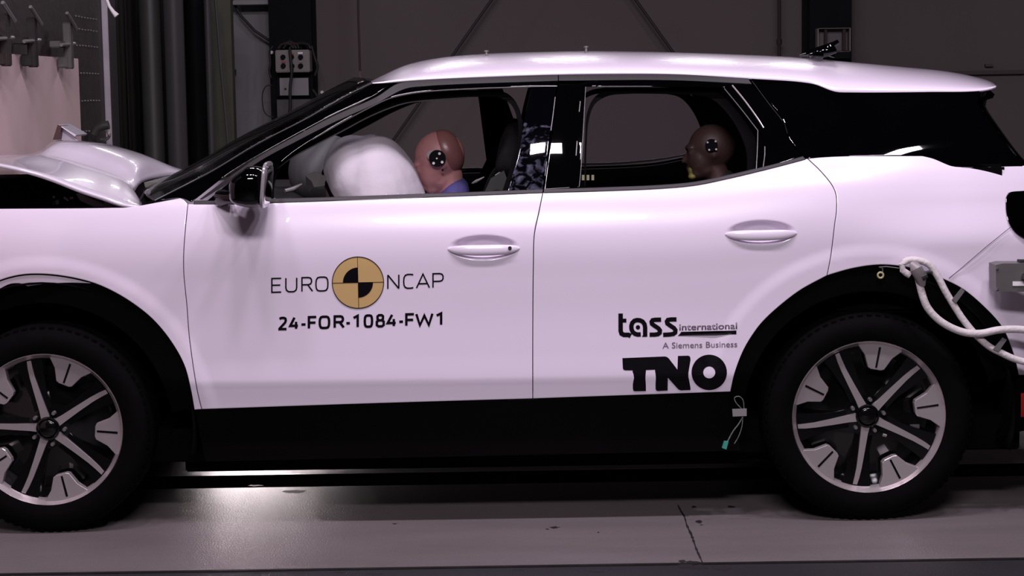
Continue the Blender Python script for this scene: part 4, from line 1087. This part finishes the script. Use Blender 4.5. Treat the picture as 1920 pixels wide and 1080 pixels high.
# steering wheel
wc = Vector((-.575, .5, 1.035)); tilt = Euler((0, math.radians(27), 0))
bm = bmesh.new(); n = 48; m_ = 12; rows = []
for i in range(n):
    a = 2*math.pi*i/n; row = []
    for j in range(m_):
        b = 2*math.pi*j/m_; R = .178+.017*math.cos(b)
        p = Vector((.017*math.sin(b), R*math.cos(a), R*math.sin(a)))
        q = tilt.to_matrix() @ p; row.append(bm.verts.new(wc+Vector((-q.x, q.y, q.z)) if False else wc+Matrix.Rotation(math.radians(-27), 3, 'Y') @ p))
    rows.append(row)
for i in range(n):
    for j in range(m_): bm.faces.new((rows[i][j], rows[(i+1) % n][j], rows[(i+1) % n][(j+1) % m_], rows[i][(j+1) % m_]))
sw = from_bm('steering_wheel', bm, INTER, car)
from_bm('wheel_hub', superell(bmesh.new(), wc, (.03, .07, .06), Euler((0, math.radians(-27), 0)), .6), INTER, sw)
for yy in (-1, 1): tube('wheel_spoke', [wc, wc+Vector((0, yy*.17, 0))], .014, INTER, sw, 8)
tube('steering_column', [wc, wc+Vector((-.25, 0, -.13))], .03, INTER, sw, 12)

# remeshed soft shapes: airbags and dummies
def blob(name, prims, voxel, m, parent, sm=6, rough=None):
    bm = bmesh.new()
    for p in prims:
        if p[0] == 'e':
            _, c, r, rot = p
            q = bmesh.ops.create_uvsphere(bm, u_segments=24, v_segments=16, radius=1)
            M = Matrix.Translation(c) @ (rot.to_matrix().to_4x4() if rot else Matrix.Identity(4)) @ Matrix.Diagonal((*r, 1))
            bmesh.ops.transform(bm, matrix=M, verts=q['verts'])
        else:
            _, a, b, r1, r2 = p; a = Vector(a); b = Vector(b); d = b-a
            q = bmesh.ops.create_cone(bm, cap_ends=True, segments=18, radius1=r1, radius2=r2, depth=d.length)
            M = Matrix.Translation((a+b)/2) @ d.to_track_quat('Z', 'Y').to_matrix().to_4x4()
            bmesh.ops.transform(bm, matrix=M, verts=q['verts'])
            for c, r in ((a, r1), (b, r2)):
                q = bmesh.ops.create_uvsphere(bm, u_segments=18, v_segments=12, radius=r)
                bmesh.ops.translate(bm, vec=c, verts=q['verts'])
    me = bpy.data.meshes.new('tmp'); bm.to_mesh(me); bm.free()
    o = bpy.data.objects.new('tmp', me); COL.objects.link(o)
    r = o.modifiers.new('r', 'REMESH'); r.mode = 'VOXEL'; r.voxel_size = voxel
    s = o.modifiers.new('m', 'SMOOTH'); s.iterations = sm; s.factor = .5
    bpy.context.view_layer.update()
    m2 = bpy.data.meshes.new_from_object(o.evaluated_get(bpy.context.evaluated_depsgraph_get()))
    bpy.data.objects.remove(o); m2.name = name
    if rough:
        for v in m2.vertices:
            v.co += v.normal*rough(v.co)
        m2.update()
    for p in m2.polygons: p.use_smooth = True
    m2.materials.clear(); m2.materials.append(m)
    return link(name, m2, parent)
def folds(co):
    k = max(0, 1.12-co.z)*3
    return .004*k*math.sin(co.x*95+co.z*40)+.003*k*math.sin(co.z*70-co.x*30)+.0015*math.sin(co.x*35)*math.sin(co.z*42)
ab = blob('driver_airbag', [('e', (-.462, .5, 1.06), (.165, .29, .27), Euler((0, math.radians(-10), 0))), ('e', (-.525, .5, 1.13), (.135, .24, .20), Euler((0, math.radians(-20), 0)))], .009, BAG, sw, 10, folds)
blob('passenger_airbag', [('e', (-.74, 1.33, 1.16), (.15, .25, .15), None)], .012, BAG2, da, 6)

HB = lambda o, R, v: Vector(o)+R @ Vector(v)
def head(c, pitch, yaw=0, k=1.0):
    R = Matrix.Rotation(yaw, 3, 'Z') @ Matrix.Rotation(-pitch, 3, 'Y')
    E = Euler((0, -pitch, yaw)); Q = []
    def e(v, r): Q.append(('e', HB(c, R, Vector(v)*k), tuple(x*k for x in r), E))
    e((.012, 0, .018), (.097, .078, .092)); e((-.035, 0, -.03), (.062, .064, .078)); e((-.052, 0, -.085), (.036, .042, .032))
    e((-.02, 0, -.07), (.05, .054, .045)); e((-.098, 0, -.028), (.016, .012, .02)); e((-.108, 0, -.038), (.011, .012, .009))
    e((-.078, 0, .018), (.022, .05, .014)); e((-.09, 0, -.066), (.010, .022, .006)); e((-.088, 0, -.076), (.010, .020, .006))
    for s in (-1, 1):
        e((-.08, s*.03, -.004), (.012, .014, .010)); e((.012, s*.070, -.012), (.016, .008, .020))
    return Q, R
def hand(wr_, fw, up_, side):
    """palm, four bent fingers and a thumb from the wrist; fw points along the hand, up_ away from the palm"""
    fw = Vector(fw).normalized(); up_ = Vector(up_); up_ = (up_-fw*up_.dot(fw)).normalized(); la = fw.cross(up_)*side
    w = Vector(wr_); Q = []
    for d in (-.028, -.01, .01, .028): Q.append(('c', w+la*d*.6, w+fw*.085+la*d, .016, .012))
    for i, (d, L) in enumerate(((-.032, .062), (-.011, .074), (.011, .078), (.032, .070))):
        a = w+fw*.09+la*d; b = a+fw*L*.45-up_*L*.12; c = b+fw*L*.22-up_*L*.30; e = c-fw*L*.05-up_*L*.27
        Q += [('c', a, b, .0098, .009), ('c', b, c, .009, .0085), ('c', c, e, .0085, .0075)]
    a = w+fw*.02+la*.03; b = a+fw*.035+la*.03-up_*.01; c = b+fw*.03+la*.008-up_*.02
    Q += [('c', a, b, .013, .011), ('c', b, c, .011, .009)]
    return Q
def dummy(label, hc, pitch, hip, neckb, skin, suit, handsat, knees, feet, k=1.0):
    t = empty('crash_test_dummy', (hip[0], hip[1], hip[2]-.1), label, 'crash test dummy')
    Q, R = head(hc, pitch, 0, k)
    hip = Vector(hip); nb_ = Vector(neckb); cy = hip.y
    nt_ = HB(hc, R, (.02*k, 0, -.07*k))
    Q += [('c', nb_, nt_, .05*k, .047*k)]
    ch = hip.lerp(nb_, .7)
    E = Euler((0, math.atan2(nb_.x-hip.x, nb_.z-hip.z), 0))
    Q += [('e', hip, (.12*k, .17*k, .11*k), None), ('e', hip.lerp(nb_, .38), (.105*k, .145*k, .17*k), E), ('e', ch, (.11*k, .165*k, .17*k), E), ('e', hip.lerp(nb_, .88), (.07*k, .15*k, .06*k), E)]
    suitQ = [('e', hip.lerp(nb_, .38), (.112*k, .153*k, .175*k), E), ('e', ch, (.117*k, .173*k, .175*k), E), ('e', hip.lerp(nb_, .9), (.072*k, .155*k, .06*k), E), ('e', hip, (.127*k, .177*k, .115*k), None)]
    for s in (-1, 1):
        sh = hip.lerp(nb_, .9)+Vector((0, s*.185*k, 0)); ha = Vector((handsat[0], cy+s*handsat[1], handsat[2]))
        el = (sh+ha)/2+Vector((.02, s*.05, -.12))
        Q += [('c', sh, el, .05*k, .04*k), ('c', el, ha, .038*k, .027*k)]
        suitQ += [('c', sh, sh.lerp(el, .75), .058*k, .05*k)]
        Q += hand(ha, (ha-el).normalized(), (0, 0, 1), s)
        hp = hip+Vector((0, s*.09*k, 0)); kn = Vector((knees[0], cy+s*.14, knees[1])); ft = Vector((feet[0], cy+s*.13, feet[1]))
        Q += [('c', hp, kn, .085*k, .058*k), ('c', kn, ft, .056*k, .038*k), ('c', ft+Vector((.03, 0, -.03)), ft+Vector((-.16, 0, -.02)), .036, .028)]
        suitQ += [('c', hp, kn, .092*k, .066*k)]
    b = blob('body', Q, .0062, skin, t, 2)
    if suit is BLUE: suitQ += [('c', nb_+Vector((.0, 0, -.05)), nb_+Vector((0.012, 0, .035)), .075, .055)]
    if suit is BLACKC: suitQ += [('c', nb_+Vector((0, 0, -.04)), nb_+Vector((.0, 0, .03)), .066, .056)]
    blob('suit', suitQ, .012, suit, b, 4)
    return t, b, R
hc1 = at(822, 302, .52)
t1, b1, R1 = dummy('brown crash test dummy at the wheel in a blue suit, face in the white airbag', hc1, math.radians(22), (-.16, .52, .62), (hc1.x+.045, .52, hc1.z-.14), SKIN, BLUE, (-.58, .22, .93), (-.62, .66), (-.93, .36), .95)
hc2 = at(1330, 283, .50)
t2, b2, R2 = dummy('crash test dummy on the rear seat, shade put into its brown skin, yellow paint on its chin', hc2, math.radians(2), (.83, .50, .66), (hc2.x+.05, .50, hc2.z-.15), SKIN_SHADED, BLACKC, (.48, .16, .74), (.38, .70), (.20, .36), .87)
def marker(body, px, py, r, Y, m=INK):
    c = at(px, py, Y)
    def dsc(name, cc, rr, y, mm):
        bm = bmesh.new(); bmesh.ops.create_cone(bm, cap_ends=True, segments=28, radius1=rr, radius2=rr, depth=.003)
        bmesh.ops.transform(bm, matrix=Matrix.Translation((cc[0], y, cc[2])) @ Matrix.Rotation(math.pi/2, 4, 'X'), verts=bm.verts)
        return from_bm(name, bm, mm, body)
    dsc('target_marker', c, r, Y, m)
    return dsc
d_ = marker(b1, 820, 297, .030, .438)
for dx, dy in ((4, -9), (-7, 9), (9, 7), (-1, 0)): q = at(820+dx, 297+dy, .436); d_('target_dot', q, .0048 if dx != -1 else .003, .435, WHITEM)
q = at(810, 291, .441); d_('target_patch', q, .018, .4395, mat('patch_grey', (.35, .33, .33), .6, 0, noise=.1))
q = at(830, 319, .437); d_('face_hole', q, .004, .437, INK)
d_ = marker(b2, 1334, 272, .022, .424)
for dx, dy in ((-7, -5), (8, -7), (-4, 9), (9, 8)): q = at(1334+dx, 272+dy, .416); d_('target_dot', q, .0035, .421, WHITEM)
blob('chin_paint', [('e', HB(hc2, R2, (-.066, -.014, -.088)), (.016, .022, .012), None), ('e', HB(hc2, R2, (-.072, -.014, -.066)), (.010, .016, .016), None)], .004, YEL, b2, 2)
blob('skull_cap', [('e', HB(hc1, R1, (.040, 0, .018)), (.060, .0745, .084), Euler((0, -math.radians(22), 0)))], .006, mat('cap_brown', (.24, .10, .095), .35, 0, noise=.15), b1, 1)

# ================================================================== THINGS HANGING ON THE CAR
YH = lambda d: (lambda x, z: S0(x, z)-d)
t = empty('umbilical_hose', at(1720, 510, -.02), 'white umbilical hose looping out of the rear wheel arch to the right', 'hose')
P = catmull([(1722., 522.), (1728., 548.), (1738., 575.), (1758., 598.), (1785., 615.), (1812., 624.), (1840., 625.), (1870., 619.), (1900., 617.), (1940., 619.), (2010., 612.)], 6)
tube('hose', [at(x, y, -.03) for x, y in P], .0125, HOSE, t, 14)
P = catmull([(1706., 516.), (1693., 507.), (1691., 496.), (1702., 488.), (1722., 488.), (1742., 496.), (1758., 518.), (1772., 545.), (1790., 575.), (1805., 598.), (1830., 628.), (1855., 650.), (1880., 663.), (1905., 674.), (1940., 681.), (2010., 682.)], 6)
tube('hose', [at(x, y, -.012) for x, y in P], .0115, HOSE, t, 14)
tube('hose_coupling', [at(1712, 494, -.03), at(1718, 504, -.045), at(1726, 520, -.04), at(1728, 535, -.03)], [.014, .021, .020, .013], mat('coupling_grey', (.3, .27, .28), .4, .3, noise=.1), t, 16)
tube('hose_clip', [at(1732, 513, -.05), at(1742, 510, -.05), at(1748, 512, -.05)], .006, WIREM, t, 8)
tube('hose_clip', [at(1728, 521, -.055), at(1738, 516, -.055)], .010, WIREM, t, 8)
for k, pts in enumerate(([(1785, 562), (1803, 540), (1809, 546), (1792, 569)], [(1862, 655), (1880, 633), (1888, 637), (1872, 660)])):
    prism('tape', pts, -.028, -.024, TAPE, t)
t = empty('sensor_box', at(1900, 520, -.03), 'grey metal sensor box fixed on the rear bumper corner', 'sensor box')
prism('box_body', [(1867, 497), (1880, 494), (1990, 494), (1990, 547), (1880, 547), (1868, 546)], -.06, .03, GREYBOX, t)
prism('box_label', [(1899, 528), (1950, 528), (1950, 536), (1899, 536)], -.063, -.058, WHITEM, t)
prism('box_connector', [(1913, 488), (1940, 488), (1940, 495), (1913, 495)], -.04, 0, WIREM, t)
tube('box_connector', [at(1922, 518, -.06), at(1922, 518, -.09)], .012, WIREM, t, 12)
tube('box_screw', [at(1870, 501, -.062), at(1870, 505, -.062)], .004, STEEL, t, 8)
tube('box_screw', [at(1870, 540, -.062), at(1870, 544, -.062)], .004, STEEL, t, 8)
w = tube('thin_wire', [at(1896, 425, YH(.02)), at(1850, 462, YH(.012)), at(1800, 505, YH(.008)), at(1779, 522, YH(.005))], .0011, WIREM, None, 6); tag(w, 'thin dark wire running diagonally down from the black tail light', 'wire')
t = empty('pull_ring', at(1651, 515, .0), 'small yellow ring hanging at the top of the rear wheel arch', 'ring')
tube('ring', [at(x, y, -.002) for x, y in arc(1651, 516, 5.2, 0, 360, 20)], .0035, mat('ring_yellow', (.4, .36, .2), .5, 0, noise=.1), t, 8)
tube('ring_cord', [at(1655, 511, -.002), at(1655, 503, -.002), at(1648, 501, -.004), at(1662, 500, -.004), at(1686, 503, -.004)], .0018, STEEL, t, 6)
t = empty('cable_tag', at(1386, 774, -.005), 'grey paper tag on twisted wires with a teal plug hanging by the rear wheel', 'tag')
prism('tag_label', [(1373, 767), (1400, 766), (1400, 780), (1374, 781)], -.012, -.010, mat('tag_paper', (.2, .19, .19), .7, 0, noise=.1), t)
TW = mat('twisted_wire', (.16, .17, .15), .5, 0, noise=.5, nscale=150)
tube('twisted_wire', [at(x, y, -.006) for x, y in catmull([(1390., 766.), (1380., 755.), (1377., 746.), (1385., 743.), (1393., 750.), (1395., 766.)], 3)], .0016, TW, t, 6)
tube('twisted_wire', [at(x, y, -.006) for x, y in catmull([(1393., 781.), (1385., 795.), (1375., 808.), (1364., 828.)], 3)], .0022, TW, t, 6)
tube('twisted_wire', [at(x, y, -.006) for x, y in catmull([(1393., 781.), (1391., 800.), (1385., 818.), (1377., 832.)], 3)], .0016, TW, t, 6)
prism('plug', [(1358, 828), (1366, 828), (1362, 843), (1354, 840)], -.014, 0, TEAL, t)
# floor pieces behind the rear wheel on the right
o = prism('floor_ramp', [(1826, 818), (1874, 824), (1940, 808), (2040, 806), (2040, 846), (1930, 846), (1826, 832)], 1.9, 2.1, mat('ramp_grey', (.10, .09, .09), .5, 0, noise=.2), None)
tag(o, 'grey concrete wedge on the floor behind the rear bumper', 'wedge')
